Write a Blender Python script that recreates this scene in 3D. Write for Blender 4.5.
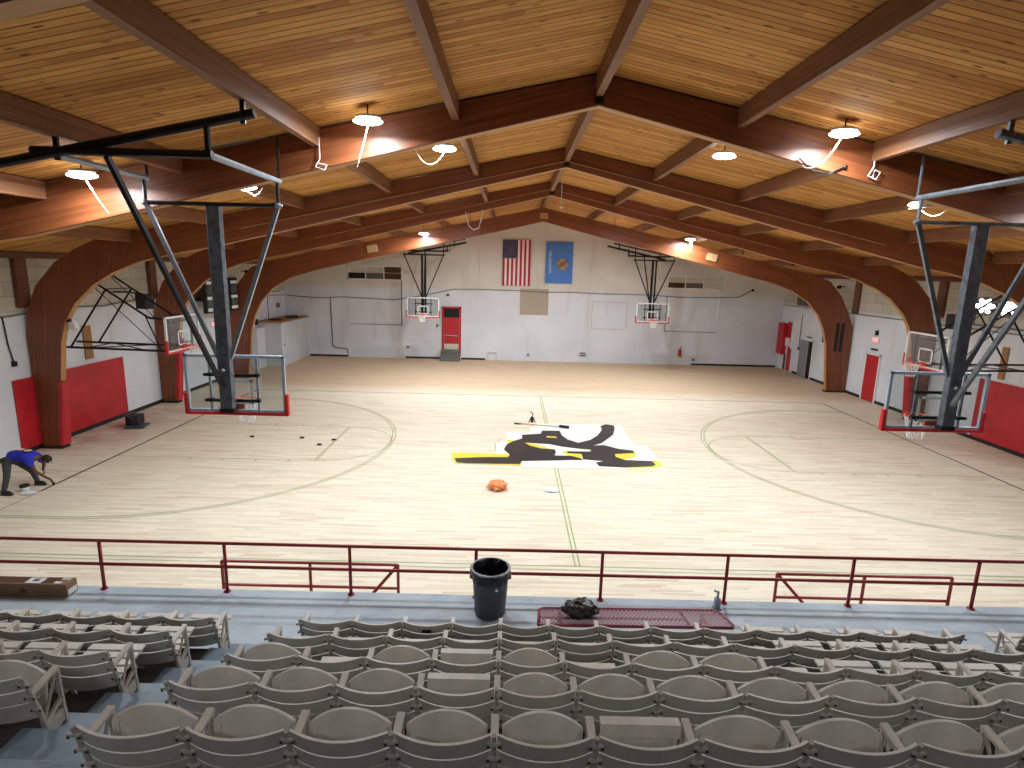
import bpy, bmesh, math, random
from mathutils import Vector, Matrix, Euler
random.seed(7)
PI = math.pi
scene = bpy.context.scene
COL = scene.collection
for o in list(bpy.data.objects):
    bpy.data.objects.remove(o)

# ------------------------------------------------------------------ camera, world, exposure
CAMP = Vector((-1.4028, -17.8285, 5.6024))
_yaw, _pit, _rol, FPX = 0.004, -0.1962, 0.0255, 573.36
fwd = Vector((math.sin(_yaw)*math.cos(_pit), math.cos(_yaw)*math.cos(_pit), math.sin(_pit)))
rgt = Vector((math.cos(_yaw), -math.sin(_yaw), 0))
upv = rgt.cross(fwd)
r2 = rgt*math.cos(_rol) + upv*math.sin(_rol)
u2 = -rgt*math.sin(_rol) + upv*math.cos(_rol)
cd = bpy.data.cameras.new('camera'); cam = bpy.data.objects.new('camera', cd); COL.objects.link(cam)
cam.matrix_world = Matrix(((r2.x, u2.x, -fwd.x, CAMP.x), (r2.y, u2.y, -fwd.y, CAMP.y), (r2.z, u2.z, -fwd.z, CAMP.z), (0, 0, 0, 1)))
cd.sensor_width = 36; cd.lens = FPX/1024*36; cd.clip_start = 0.05; cd.clip_end = 200
scene.camera = cam
w = bpy.data.worlds.new('world'); scene.world = w; w.use_nodes = True
w.node_tree.nodes['Background'].inputs[0].default_value = (0.8, 0.88, 1, 1)
w.node_tree.nodes['Background'].inputs[1].default_value = 0.3
vs = scene.view_settings
vs.view_transform = 'Standard'; vs.look = 'None'; vs.gamma = 1; vs.use_curve_mapping = False
vs.exposure = 0.27
LAMP_W = 176.0
# hanging lamps: x, y, z (main ones seen under the roof)
LAMPS = [(-3.79, -7.95, 7.9), (3.9, -7.95, 7.9), (-8.46, -8.0, 6.95), (8.6, -8.0, 6.95), (-2.85, -5.4, 8.0), (2.87, -5.4, 8.0),
         (7.3, -5.0, 7.2), (-7.15, -5.0, 7.2), (-5.55, 9.55, 7.15), (6.8, 9.55, 7.2),
         # added unseen fill lamps, brightening the far floor and the seat backs
         (-4, -.6, 7.85), (4, -.6, 7.85), (-4, 5.45, 7.85), (4, 5.45, 7.85), (-3.5, 11.0, 7.7), (3.5, 11.0, 7.7), (-4.5, -19.3, 7.7), (3.5, -19.3, 7.7)]

# ------------------------------------------------------------------ helpers
def lin(c):
    return tuple(((v/255)/12.92 if v/255 <= 0.04045 else ((v/255+0.055)/1.055)**2.4) for v in c) + (1,)

class NT:
    def __init__(s, name):
        s.m = bpy.data.materials.new(name); s.m.use_nodes = True
        s.t = s.m.node_tree; s.b = s.t.nodes['Principled BSDF']; s.out = s.t.nodes['Material Output']
    def n(s, typ, **k):
        nd = s.t.nodes.new(typ)
        for a, v in k.items():
            if a.startswith('i_'):
                key = a[2:]; nd.inputs[int(key) if key.isdigit() else key].default_value = v
            else: setattr(nd, a, v)
        return nd
    def l(s, a, ao, b, bi): s.t.links.new(a.outputs[ao], b.inputs[bi])
    def math(s, op, a, b=None, c=None):
        nd = s.t.nodes.new('ShaderNodeMath'); nd.operation = op
        for i, v in enumerate((a, b, c)):
            if v is None: continue
            if isinstance(v, (int, float)): nd.inputs[i].default_value = v
            else: s.t.links.new(v, nd.inputs[i])
        return nd.outputs[0]
    def mix(s, f, a, b, mode='MIX'):
        nd = s.t.nodes.new('ShaderNodeMix'); nd.data_type = 'RGBA'; nd.blend_type = mode
        for i, v in ((0, f), (6, a), (7, b)):
            if isinstance(v, (int, float, tuple)): nd.inputs[i].default_value = v
            else: s.t.links.new(v, nd.inputs[i])
        return nd.outputs[2]
    def coords(s):
        tc = s.t.nodes.new('ShaderNodeTexCoord'); return tc.outputs['Object']
    def xyz(s, v):
        nd = s.t.nodes.new('ShaderNodeSeparateXYZ'); s.t.links.new(v, nd.inputs[0]); return nd.outputs
    def comb(s, x=0.0, y=0.0, z=0.0):
        nd = s.t.nodes.new('ShaderNodeCombineXYZ')
        for i, v in enumerate((x, y, z)):
            if isinstance(v, (int, float)): nd.inputs[i].default_value = v
            else: s.t.links.new(v, nd.inputs[i])
        return nd.outputs[0]
    def noise(s, vec, scale, detail=3, rough=.5):
        nd = s.t.nodes.new('ShaderNodeTexNoise'); nd.inputs['Scale'].default_value = scale
        nd.inputs['Detail'].default_value = detail; nd.inputs['Roughness'].default_value = rough
        s.t.links.new(vec, nd.inputs['Vector']); return nd.outputs[0]
    def wn(s, vec):
        nd = s.t.nodes.new('ShaderNodeTexWhiteNoise'); nd.noise_dimensions = '3D'
        s.t.links.new(vec, nd.inputs['Vector']); return nd.outputs[0]
    def ramp(s, f, a, b):
        nd = s.t.nodes.new('ShaderNodeMapRange'); nd.clamp = True
        nd.inputs[1].default_value = a; nd.inputs[2].default_value = b
        s.t.links.new(f, nd.inputs[0]); return nd.outputs[0]
    def scalev(s, v, sx, sy, sz):
        nd = s.t.nodes.new('ShaderNodeVectorMath'); nd.operation = 'MULTIPLY'
        s.t.links.new(v, nd.inputs[0]); nd.inputs[1].default_value = (sx, sy, sz); return nd.outputs[0]
    def bump(s, h, strength=.2, dist=.01):
        nd = s.t.nodes.new('ShaderNodeBump'); nd.inputs['Strength'].default_value = strength; nd.inputs['Distance'].default_value = dist
        s.t.links.new(h, nd.inputs['Height']); s.t.links.new(nd.outputs[0], s.b.inputs['Normal'])
    def base(s, c):
        if isinstance(c, tuple): s.b.inputs['Base Color'].default_value = c
        else: s.t.links.new(c, s.b.inputs['Base Color'])
    def rough(s, r):
        if isinstance(r, (int, float)): s.b.inputs['Roughness'].default_value = r
        else: s.t.links.new(r, s.b.inputs['Roughness'])

def simple(name, rgb, rough=.6, metal=0.0, var=.12, scale=6.0, rgb2=None, spec=None):
    k = NT(name); c = lin(rgb)
    c2 = lin(rgb2) if rgb2 else tuple(v*(1-var) for v in c[:3]) + (1,)
    f = k.ramp(k.noise(k.coords(), scale, 4), .35, .65)
    k.base(k.mix(f, c, c2)); k.rough(rough); k.b.inputs['Metallic'].default_value = metal
    if spec is not None: k.b.inputs['Specular IOR Level'].default_value = spec
    return k.m

def emit(name, rgb, strength):
    k = NT(name); k.base((0.8, 0.8, 0.8, 1)); k.b.inputs['Emission Color'].default_value = rgb + (1,)
    k.b.inputs['Emission Strength'].default_value = strength
    return k.m

M = {}
def mk_floor():
    k = NT('maple_floor'); v = k.coords(); x, y, z = k.xyz(v)
    row = k.math('FLOOR', k.math('DIVIDE', y, .057))
    off = k.math('MULTIPLY', k.wn(k.comb(row, 3.0, 1.0)), 5.0)
    seg = k.math('FLOOR', k.math('DIVIDE', k.math('ADD', x, off), .8))
    r = k.wn(k.comb(row, seg, 2.0)); r2_ = k.wn(k.comb(seg, row, 9.0))
    inner = k.mix(r, lin((228, 220, 201)), lin((214, 203, 181)))
    inner = k.mix(k.ramp(r2_, .9, .97), inner, lin((208, 190, 168)))
    outer = k.mix(r, lin((208, 186, 158)), lin((194, 170, 140)))
    # the freshly sanded court in the middle is paler than the old boards around it
    fo = k.math('MAXIMUM', k.ramp(y, 7.5, 9.5), k.math('MULTIPLY', k.ramp(y, -8.6, -9.4), .75))
    c = k.mix(fo, inner, outer)
    st = k.noise(k.scalev(v, .25, 7, 1), 1.5, 4)
    c = k.mix(k.math('MULTIPLY', k.ramp(st, .5, .75), .35), c, lin((188, 158, 130)))
    # dusty red stain by the left pads
    d = k.math('MULTIPLY', k.ramp(x, -12.9, -14.6), k.math('MULTIPLY', k.ramp(y, -2.2, -.6), k.ramp(y, 5.5, 3.0)))
    dn = k.math('MULTIPLY', d, k.ramp(k.noise(v, 1.3, 4), .3, .6))
    c = k.mix(k.math('MULTIPLY', dn, .5), c, lin((160, 105, 90)))
    k.base(c)
    k.rough(.66); k.b.inputs['Specular IOR Level'].default_value = .22
    return k.m
M['floor'] = mk_floor()

def mk_deck():
    k = NT('ceiling_boards'); v = k.coords(); x, y, z = k.xyz(v)
    W_ = .135
    q = k.math('DIVIDE', y, W_); row = k.math('FLOOR', q); fr = k.math('FRACT', q)
    off = k.math('MULTIPLY', k.wn(k.comb(row, 3.0, 1.0)), 9.0)
    seg = k.math('FLOOR', k.math('DIVIDE', k.math('ADD', x, off), 3.2))
    r = k.wn(k.comb(row, seg, 2.0))
    c = k.mix(r, lin((222, 164, 90)), lin((180, 120, 56)))
    g = k.noise(k.scalev(v, .5, 14, 3), 2.0, 5, .6)
    c = k.mix(k.math('MULTIPLY', k.ramp(g, .45, .75), .6), c, lin((120, 68, 28)))
    kn = k.t.nodes.new('ShaderNodeTexVoronoi'); kn.inputs['Scale'].default_value = 1.0
    k.t.links.new(k.scalev(v, 2.0, 6.5, 1), kn.inputs['Vector'])
    c = k.mix(k.math('MULTIPLY', k.ramp(kn.outputs['Distance'], .17, .08), .85), c, lin((70, 36, 16)))
    j = k.math('MAXIMUM', k.ramp(fr, .12, .03), k.ramp(fr, .9, .97))
    c = k.mix(k.math('MULTIPLY', j, .72), c, lin((56, 30, 14)))
    k.base(c); k.rough(.72); k.b.inputs['Specular IOR Level'].default_value = .25; k.bump(k.math('SUBTRACT', 1.0, j), .5, .01)
    return k.m
M['deck'] = mk_deck()

def mk_glulam(name, a, b, along, rough=.42):
    k = NT(name); v = k.coords()
    sc = (.35, 3, 22) if along == 'x' else (3, .35, 22)
    vv = k.scalev(v, *sc)
    if along == 'x':
        x, y, z = k.xyz(v); ax = k.math('ABSOLUTE', x)
        f = k.ramp(ax, 12.2, 14.2)
        lam = k.math('ADD', k.math('MULTIPLY', k.math('SUBTRACT', 1.0, f), k.math('ADD', z, k.math('MULTIPLY', ax, .238))), k.math('MULTIPLY', f, k.math('ADD', ax, k.math('MULTIPLY', z, .08))))
        run = k.math('ADD', k.math('MULTIPLY', k.math('SUBTRACT', 1.0, f), x), k.math('MULTIPLY', f, z))
        vv = k.comb(k.math('MULTIPLY', run, .35), k.math('MULTIPLY', y, 3.0), k.math('MULTIPLY', lam, 22.0))
    g = k.noise(vv, 1.2, 5, .6)
    c = k.mix(k.ramp(g, .35, .7), lin(a), lin(b))
    g2 = k.noise(v, 1.1, 3)
    c = k.mix(k.math('MULTIPLY', k.ramp(g2, .5, .8), .3), c, lin((70, 36, 20)))
    k.base(c); k.rough(rough); return k.m
M['glulam'] = mk_glulam('glulam_wood', (142, 80, 45), (102, 53, 28), 'x')
M['glulam_edge'] = mk_glulam('glulam_pale_edge', (196, 146, 92), (170, 118, 68), 'x')
M['purlin'] = mk_glulam('purlin_wood', (142, 96, 62), (108, 70, 42), 'y', .55)
M['post'] = mk_glulam('post_wood', (120, 72, 50), (92, 54, 36), 'y', .55)

def mk_wall(name, lower, upper, split, blocks_above, axis, rough=.75):
    k = NT(name); v = k.coords(); x, y, z = k.xyz(v)
    u = x if axis == 'x' else y
    n1 = k.noise(v, .6, 4)
    lo = k.mix(k.ramp(n1, .35, .7), lin(lower), tuple(c*.9 for c in lin(lower)[:3]) + (1,))
    up = k.mix(k.ramp(n1, .35, .7), lin(upper), tuple(c*.86 for c in lin(upper)[:3]) + (1,))
    f = k.ramp(z, split-.12, split+.12)
    c = k.mix(f, lo, up)
    # courses of blocks under paint
    H = .41 if blocks_above else .2
    q = k.math('DIVIDE', z, H); row = k.math('FLOOR', q); fr = k.math('FRACT', q)
    jz = k.ramp(fr, .07 if blocks_above else .05, .0)
    uo = k.math('ADD', k.math('DIVIDE', u, 1.2 if blocks_above else .41), k.math('MULTIPLY', row, .5))
    fu = k.math('FRACT', uo); ju = k.ramp(fu, .03 if blocks_above else .03, .0)
    j = k.math('MAXIMUM', jz, ju)
    rr = k.wn(k.comb(row, k.math('FLOOR', uo), 4.0))
    if blocks_above:
        c = k.mix(k.math('MULTIPLY', k.math('MULTIPLY', rr, .3), f), c, lin((150, 140, 118)))
        c = k.mix(k.math('MULTIPLY', k.math('MULTIPLY', j, .7), f), c, lin((96, 90, 80)))
        c = k.mix(k.math('MULTIPLY', j, .06), c, lin((110, 110, 110)))
    else:
        c = k.mix(k.math('MULTIPLY', j, .13), c, lin((120, 120, 118)))
    st = k.noise(k.scalev(v, 1.6, 1.6, .25), 1.0, 4)
    c = k.mix(k.math('MULTIPLY', k.ramp(st, .6, .85), .35), c, lin((160, 150, 134)))
    k.base(c); k.rough(rough); k.bump(k.math('SUBTRACT', 1.0, j), .25, .008)
    return k.m
M['wall_far'] = mk_wall('far_wall_paint', (222, 228, 236), (222, 219, 212), 4.35, False, 'x')
M['wall_side'] = mk_wall('side_wall_paint', (224, 229, 236), (206, 200, 184), 4.05, True, 'y')

def mk_concrete(name, a, b, dirt):
    k = NT(name); v = k.coords()
    c = k.mix(k.ramp(k.noise(v, 1.3, 5), .35, .65), lin(a), lin(b))
    c = k.mix(k.math('MULTIPLY', k.ramp(k.noise(k.scalev(v, 2, 6, 2), 2.2, 6, .7), .56, .68), .5), c, lin(dirt))
    c = k.mix(k.math('MULTIPLY', k.ramp(k.noise(v, 5, 5, .7), .66, .74), .4), c, lin((225, 228, 228)))
    k.base(c); k.rough(.5); k.bump(k.noise(v, 12, 4), .12, .01); return k.m
M['concrete'] = mk_concrete('painted_concrete', (172, 184, 193), (150, 163, 174), (108, 122, 134))
M['step'] = mk_concrete('aisle_concrete', (134, 150, 164), (108, 124, 140), (84, 98, 112))
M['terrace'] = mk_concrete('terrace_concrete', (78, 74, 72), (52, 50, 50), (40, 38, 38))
M['plain_dark'] = simple('back_wall_paint', (120, 118, 112), .8)
def mk_seat():
    k = NT('seat_paint'); v = k.coords()
    c = k.mix(k.ramp(k.noise(v, 5, 4), .35, .7), lin((212, 208, 199)), lin((194, 190, 181)))
    c = k.mix(k.math('MULTIPLY', k.ramp(k.noise(v, 28, 3, .6), .70, .76), .8), c, lin((72, 60, 52)))
    k.base(c); k.rough(.42); return k.m
M['seat'] = mk_seat()
M['iron'] = simple('seat_iron_paint', (196, 192, 182), .45, 0, .2, 30)
M['bolt'] = simple('rusty_bolt', (70, 58, 50), .6, .3)
M['red_rail'] = simple('red_rail_paint', (150, 30, 40), .35, 0, .2)
M['red_pad'] = simple('red_vinyl_pad', (196, 34, 46), .45, 0, .2, 2.0)
M['red_pad2'] = simple('red_rubber_edge', (205, 30, 40), .4, 0, .1)
M['red_door'] = simple('red_door_paint', (190, 34, 42), .4, 0, .12)
M['rubber'] = simple('black_rubber', (28, 28, 30), .6)
M['black'] = simple('black_steel', (24, 24, 27), .45, .2)
M['steel'] = simple('grey_steel', (118, 126, 136), .4, .35, .4, 9)
M['steel_l'] = simple('light_steel', (158, 168, 180), .35, .35, .2, 9)
M['frame'] = simple('backboard_frame', (176, 192, 210), .3, .35, .1)
M['white'] = simple('white_paint', (232, 234, 234), .45, 0, .05)
M['whitewall'] = simple('white_box_paint', (206, 209, 212), .6, 0, .08, 1.5)
M['cream'] = simple('cream_paint', (208, 204, 190), .6, 0, .1)
M['orange'] = simple('orange_rim', (226, 74, 40), .4, 0, .1)
M['net'] = simple('net_cord', (236, 236, 236), .8, 0, .05)
M['green'] = simple('green_line_tape', (148, 172, 118), .5, 0, .15)
M['black_line'] = simple('black_line_paint', (30, 30, 30), .4, 0, .15)
M['olive_line'] = simple('olive_line_paint', (88, 92, 70), .4, 0, .3, 1.0)
M['p_white'] = simple('white_court_paint', (240, 243, 238), .35, 0, .03)
M['p_yellow'] = simple('yellow_court_paint', (236, 214, 60), .35, 0, .06)
M['p_black'] = simple('black_court_paint', (44, 40, 42), .32, 0, .25, 3)
M['can'] = simple('grey_plastic', (70, 75, 84), .5, 0, .15)
M['can_rim'] = simple('light_plastic_rim', (150, 160, 172), .4, 0, .1)
M['bag'] = simple('black_bin_bag', (20, 20, 22), .36, 0, .3)
M['card'] = simple('cardboard', (150, 120, 92), .8, 0, .2, 4)
M['card_d'] = simple('brown_packing_tape', (96, 62, 50), .4, 0, .2)
M['brown_patch'] = simple('bare_brown_wall', (176, 166, 150), .8, 0, .05, .8)
M['plywood'] = simple('plywood', (196, 160, 116), .7, 0, .2)
M['wood_strip'] = simple('wood_strip', (170, 124, 78), .7, 0, .2)
M['grey_door'] = simple('grey_door_paint', (140, 146, 154), .5)
M['dark'] = simple('dark_opening', (22, 22, 24), .8)
M['brown_panel'] = simple('brown_louver', (96, 66, 44), .6, 0, .2, 14)
M['cable'] = simple('grey_cable', (112, 110, 104), .7)
M['white_cord'] = simple('white_cord', (230, 230, 230), .5)
M['housing'] = simple('lamp_housing', (190, 195, 200), .4, .3)
M['skin'] = simple('brown_skin', (96, 62, 46), .5, 0, .1, 20)
M['hair'] = simple('black_hair', (20, 17, 16), .8)
M['shirt'] = simple('blue_shirt', (34, 48, 190), .75, 0, .25, 9)
M['shirt_print'] = simple('shirt_print', (236, 226, 190), .7, 0, .3, 60, rgb2=(228, 180, 60))
M['trousers'] = simple('dark_grey_trousers', (66, 68, 76), .8, 0, .25, 10)
M['shoe'] = simple('black_shoe', (24, 24, 26), .5)
M['plastic'] = simple('orange_plastic', (250, 158, 92), .35, 0, .35, 14)
M['lamp_emit'] = emit('lamp_lens', (.93, .97, 1.0), 14.0)
M['exit_emit'] = emit('exit_sign_face', (1.0, .12, .1), 1.6)
M['flood_emit'] = emit('floodlight_lens', (.95, .93, 1.0), 9.0)
M['flag_red'] = simple('flag_red', (176, 36, 58), .8, 0, .1)
M['flag_white'] = simple('flag_white', (240, 226, 226), .8, 0, .05)
M['flag_blue'] = simple('flag_navy', (40, 40, 84), .8, 0, .1)
M['flag_sky'] = simple('flag_sky_blue', (84, 134, 214), .8, 0, .1, 1.5)
M['tan'] = simple('shield_tan', (206, 170, 128), .8, 0, .3, 8)
M['olive'] = simple('olive_leaf', (76, 84, 52), .8, 0, .3, 9)
M['grey_stone'] = simple('grey_steps', (112, 112, 106), .8, 0, .2)
M['grille'] = simple('machine_grey', (78, 88, 96), .5, 0, .3)

def mk_glass(name, rough=.03, mixf=.9, tint=(.94, .975, .975)):
    k = NT(name)
    tr = k.n('ShaderNodeBsdfTransparent'); tr.inputs[0].default_value = tint + (1,)
    gl = k.n('ShaderNodeBsdfGlossy'); gl.inputs[1].default_value = rough
    mx = k.n('ShaderNodeMixShader'); mx.inputs[0].default_value = 1-mixf
    k.l(tr, 0, mx, 1); k.l(gl, 0, mx, 2); k.t.links.new(mx.outputs[0], k.out.inputs['Surface'])
    return k.m
M['glass'] = mk_glass('backboard_glass')

def mk_mesh_metal():
    k = NT('expanded_metal'); v = k.coords(); x, y, z = k.xyz(v)
    a = k.math('ABSOLUTE', k.math('SUBTRACT', k.math('FRACT', k.math('DIVIDE', k.math('ADD', x, y), .052)), .5))
    b = k.math('ABSOLUTE', k.math('SUBTRACT', k.math('FRACT', k.math('DIVIDE', k.math('SUBTRACT', x, y), .052)), .5))
    m_ = k.math('MAXIMUM', a, b)
    f = k.math('GREATER_THAN', m_, .33)
    k.base(k.mix(f, lin((70, 50, 58)), lin((150, 104, 116)))); k.rough(.45)
    tr = k.n('ShaderNodeBsdfTransparent'); mx = k.n('ShaderNodeMixShader')
    k.t.links.new(f, mx.inputs[0]); k.l(tr, 0, mx, 1); k.l(k.b, 0, mx, 2); k.t.links.new(mx.outputs[0], k.out.inputs['Surface'])
    return k.m
M['bench_mesh'] = mk_mesh_metal()
M['bench_frame'] = simple('maroon_coated_steel', (120, 34, 56), .4, 0, .15)

ORG = {}
class MB:
    def __init__(s): s.bm = bmesh.new()
    def box(s, c, d, rot=None, mi=0):
        r = bmesh.ops.create_cube(s.bm, size=1.0)
        m = Matrix.Translation(Vector(c)) @ (rot.to_4x4() if rot else Matrix()) @ Matrix.Diagonal((d[0], d[1], d[2], 1))
        bmesh.ops.transform(s.bm, matrix=m, verts=r['verts'])
        for f in {f for v in r['verts'] for f in v.link_faces}: f.material_index = mi
        return s
    def b2(s, x0, x1, y0, y1, z0, z1, mi=0):
        return s.box(((x0+x1)/2, (y0+y1)/2, (z0+z1)/2), (abs(x1-x0), abs(y1-y0), abs(z1-z0)), None, mi)
    def bar(s, p0, p1, w_, h_, upref=(0, 0, 1)):
        p0 = Vector(p0); p1 = Vector(p1); d = p1-p0; L = d.length; d.normalize()
        u = Vector(upref)
        if abs(d.dot(u)) > .98: u = Vector((0, 1, 0))
        sx = d.cross(u).normalized(); uz = sx.cross(d).normalized()
        m = Matrix((sx, d, uz)).transposed()
        return s.box((p0+p1)/2, (w_, L, h_), m)
    def tube(s, pts, r, n=8, cap=True, mi=0):
        pts = [Vector(p) for p in pts]; rings = []
        for i, p in enumerate(pts):
            if i == 0: t = pts[1]-pts[0]
            elif i == len(pts)-1: t = pts[-1]-pts[-2]
            else: t = (pts[i+1]-pts[i]).normalized()+(pts[i]-pts[i-1]).normalized()
            t.normalize()
            ref = Vector((0, 0, 1)) if abs(t.z) < .95 else Vector((1, 0, 0))
            a = t.cross(ref).normalized(); b = t.cross(a).normalized()
            rr = r[i] if isinstance(r, (list, tuple)) else r
            rings.append([s.bm.verts.new(p+(a*math.cos(2*PI*j/n)+b*math.sin(2*PI*j/n))*rr) for j in range(n)])
        for i in range(len(rings)-1):
            for j in range(n):
                f = s.bm.faces.new((rings[i][j], rings[i][(j+1) % n], rings[i+1][(j+1) % n], rings[i+1][j])); f.material_index = mi
        if cap:
            s.bm.faces.new(rings[0][::-1]).material_index = mi; s.bm.faces.new(rings[-1]).material_index = mi
        return s
    def ring(s, c, R, r, axis='z', n=24, m_=6):
        pts = []
        for i in range(n):
            a = 2*PI*i/n
            o = {'z': Vector((math.cos(a), math.sin(a), 0)), 'y': Vector((math.cos(a), 0, math.sin(a))), 'x': Vector((0, math.cos(a), math.sin(a)))}[axis]
            ax = {'z': Vector((0, 0, 1)), 'y': Vector((0, 1, 0)), 'x': Vector((1, 0, 0))}[axis]
            pts.append([s.bm.verts.new(Vector(c)+o*R+(o*math.cos(2*PI*j/m_)+ax*math.sin(2*PI*j/m_))*r) for j in range(m_)])
        for i in range(n):
            for j in range(m_):
                s.bm.faces.new((pts[i][j], pts[(i+1) % n][j], pts[(i+1) % n][(j+1) % m_], pts[i][(j+1) % m_]))
        return s
    def prism(s, poly, a, b, plane='xy', mi=0):
        """poly in 2D; extruded between a and b along the remaining axis"""
        def P(u, v, t): return {'xy': (u, v, t), 'xz': (u, t, v), 'yz': (t, u, v)}[plane]
        A = [s.bm.verts.new(P(u, v, a)) for u, v in poly]; B = [s.bm.verts.new(P(u, v, b)) for u, v in poly]
        fs = [s.bm.faces.new(A), s.bm.faces.new(B[::-1])]
        n = len(poly)
        for i in range(n): fs.append(s.bm.faces.new((A[i], B[i], B[(i+1) % n], A[(i+1) % n])))
        for f in fs: f.material_index = mi
        return s
    def lathe(s, c, prof, n=24, closed=False):
        rings = [[s.bm.verts.new((c[0]+r*math.cos(2*PI*j/n), c[1]+r*math.sin(2*PI*j/n), c[2]+z)) for j in range(n)] for r, z in prof]
        for i in range(len(rings)-1):
            for j in range(n): s.bm.faces.new((rings[i][j], rings[i][(j+1) % n], rings[i+1][(j+1) % n], rings[i+1][j]))
        s.bm.faces.new(rings[0][::-1])
        if closed: s.bm.faces.new(rings[-1])
        return s
    def ell(s, c, d, seg=16, rings=10, rot=None):
        r = bmesh.ops.create_uvsphere(s.bm, u_segments=seg, v_segments=rings, radius=.5)
        m = Matrix.Translation(Vector(c)) @ (rot.to_4x4() if rot else Matrix()) @ Matrix.Diagonal((d[0], d[1], d[2], 1))
        bmesh.ops.transform(s.bm, matrix=m, verts=r['verts']); return s
    def build(s, name, mat, parent=None, smooth=False, bevel=0, loc=None, kind=None):
        org = ORG.get(parent.name, Vector()) if parent else (Vector(loc) if loc else Vector())
        bmesh.ops.recalc_face_normals(s.bm, faces=s.bm.faces)
        if org.length: bmesh.ops.translate(s.bm, vec=-org, verts=s.bm.verts)
        me = bpy.data.meshes.new(name); s.bm.to_mesh(me); s.bm.free()
        mats = mat if isinstance(mat, (list, tuple)) else [mat]
        for m_ in mats: me.materials.append(M[m_] if isinstance(m_, str) else m_)
        if smooth:
            for p in me.polygons: p.use_smooth = True
        o = bpy.data.objects.new(name, me); COL.objects.link(o)
        ORG[o.name] = org
        if parent: o.parent = parent
        elif loc: o.location = org
        if bevel:
            b = o.modifiers.new('bevel', 'BEVEL'); b.width = bevel; b.segments = 2; b.limit_method = 'ANGLE'
        if kind: o['kind'] = kind
        return o

def thing(name, label, cat, loc=(0, 0, 0), group=None):
    o = bpy.data.objects.new(name, None); COL.objects.link(o); o.empty_display_size = .1
    o.location = loc; ORG[o.name] = Vector(loc); o['label'] = label; o['category'] = cat
    if group: o['group'] = group
    return o
def tag(o, label, cat, group=None):
    o['label'] = label; o['category'] = cat
    if group: o['group'] = group
    return o
def text_mesh(txt, size, mat, parent, M4, name='lettering', depth=.004):
    cu = bpy.data.curves.new(name, 'FONT'); cu.body = txt; cu.size = size; cu.extrude = depth; cu.align_x = 'CENTER'; cu.align_y = 'CENTER'
    t = bpy.data.objects.new('tmp_text', cu); COL.objects.link(t)
    dg = bpy.context.evaluated_depsgraph_get(); me = bpy.data.meshes.new_from_object(t.evaluated_get(dg))
    bpy.data.objects.remove(t); me.transform(Matrix.Translation(-ORG[parent.name]) @ M4)
    me.materials.clear(); me.materials.append(M[mat])
    o = bpy.data.objects.new(name, me); COL.objects.link(o); o.parent = parent; ORG[o.name] = ORG[parent.name]; return o
def ordn(i): return ['first', 'second', 'third', 'fourth', 'fifth', 'sixth', 'seventh', 'eighth', 'ninth', 'tenth', 'eleventh', 'twelfth', 'thirteenth', 'fourteenth', 'fifteenth', 'sixteenth'][i]

XL, XR, YF, YB = -15.45, 15.42, 17.92, -21.0
def deckz(x): return 8.92-.205*abs(x)

# ------------------------------------------------------------------ room shell
MB().b2(XL-.3, XR+.3, YB, YF+.3, -.2, 0).build('floor', 'floor', kind='structure')
MB().prism([(XL-.3, 0), (XR+.3, 0), (XR+.3, deckz(XR)+.06), (0, 9.0), (XL-.3, deckz(XL)+.06)], YF, YF+.25, 'xz').build('wall_far', 'wall_far', kind='structure')
MB().b2(XL-.25, XL, YB, YF, 0, 5.76).build('wall_left', 'wall_side', kind='structure')
MB().b2(XR, XR+.25, YB, YF, 0, 5.76).build('wall_right', 'wall_side', kind='structure')
MB().prism([(XL-.3, 0), (XR+.3, 0), (XR+.3, 6), (0, 9.0), (XL-.3, 6)], YB-.25, YB, 'xz').build('wall_back', 'plain_dark', kind='structure')
for nm, s_ in (('ceiling', -1), ('ceiling', 1)):
    xe = XL-.3 if s_ < 0 else XR+.3
    MB().prism([(0, 8.92), (xe, deckz(xe)), (xe, deckz(xe)+.12), (0, 9.04)], YB, YF+.25, 'xz').build(nm, 'deck', kind='structure')
# black rubber baseboards
MB().b2(XL, XL+.03, -9.5, YF, 0, .13).build('baseboard_left', 'rubber', kind='structure')
MB().b2(XR-.03, XR, -9.5, 15.9, 0, .13).build('baseboard_right', 'rubber', kind='structure')
for i, (a, b) in enumerate(((-14.0, -11.6), (-8.0, -5.85), (-4.5, -3.0), (10.0, 15.3))):
    MB().b2(a, b, YF-.03, YF, 0, .11).build('baseboard_far', 'rubber', kind='structure')
MB().b2(XL, XL+.12, YB, YF, 5.58, 5.74).build('trim_1', 'post', kind='structure')
MB().b2(XR-.12, XR, YB, YF, 5.58, 5.74).build('trim_2', 'post', kind='structure')

# ------------------------------------------------------------------ arches
INN = [(0, 8.40), (4.3, 7.37), (8.0, 6.48), (10.0, 6.0), (11.0, 5.82), (11.93, 5.58), (12.76, 5.24), (13.35, 4.88), (13.93, 4.33), (14.27, 3.8), (14.45, 3.2), (14.6, 2.1), (14.82, 0)]
OUT = [(15.38, 0), (15.42, 3.3), (15.3, 4.12), (14.98, 4.82), (14.35, 5.5), (13.7, 5.9), (13.1, 6.17), (0, 8.9)]
INN4 = [(0, 7.9), (2.99, 7.18), (5.85, 6.54), (9.3, 5.74), (10.9, 5.36), (12.1, 4.98), (13.0, 4.46), (13.6, 3.8), (13.95, 3.1), (14.15, 2.4), (14.45, 0)]
OUT4 = [(15.4, 0), (15.35, 3.2), (15.08, 3.9), (14.6, 4.75), (14.0, 5.42), (13.1, 5.75), (0, 8.53)]
AT = .22
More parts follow.
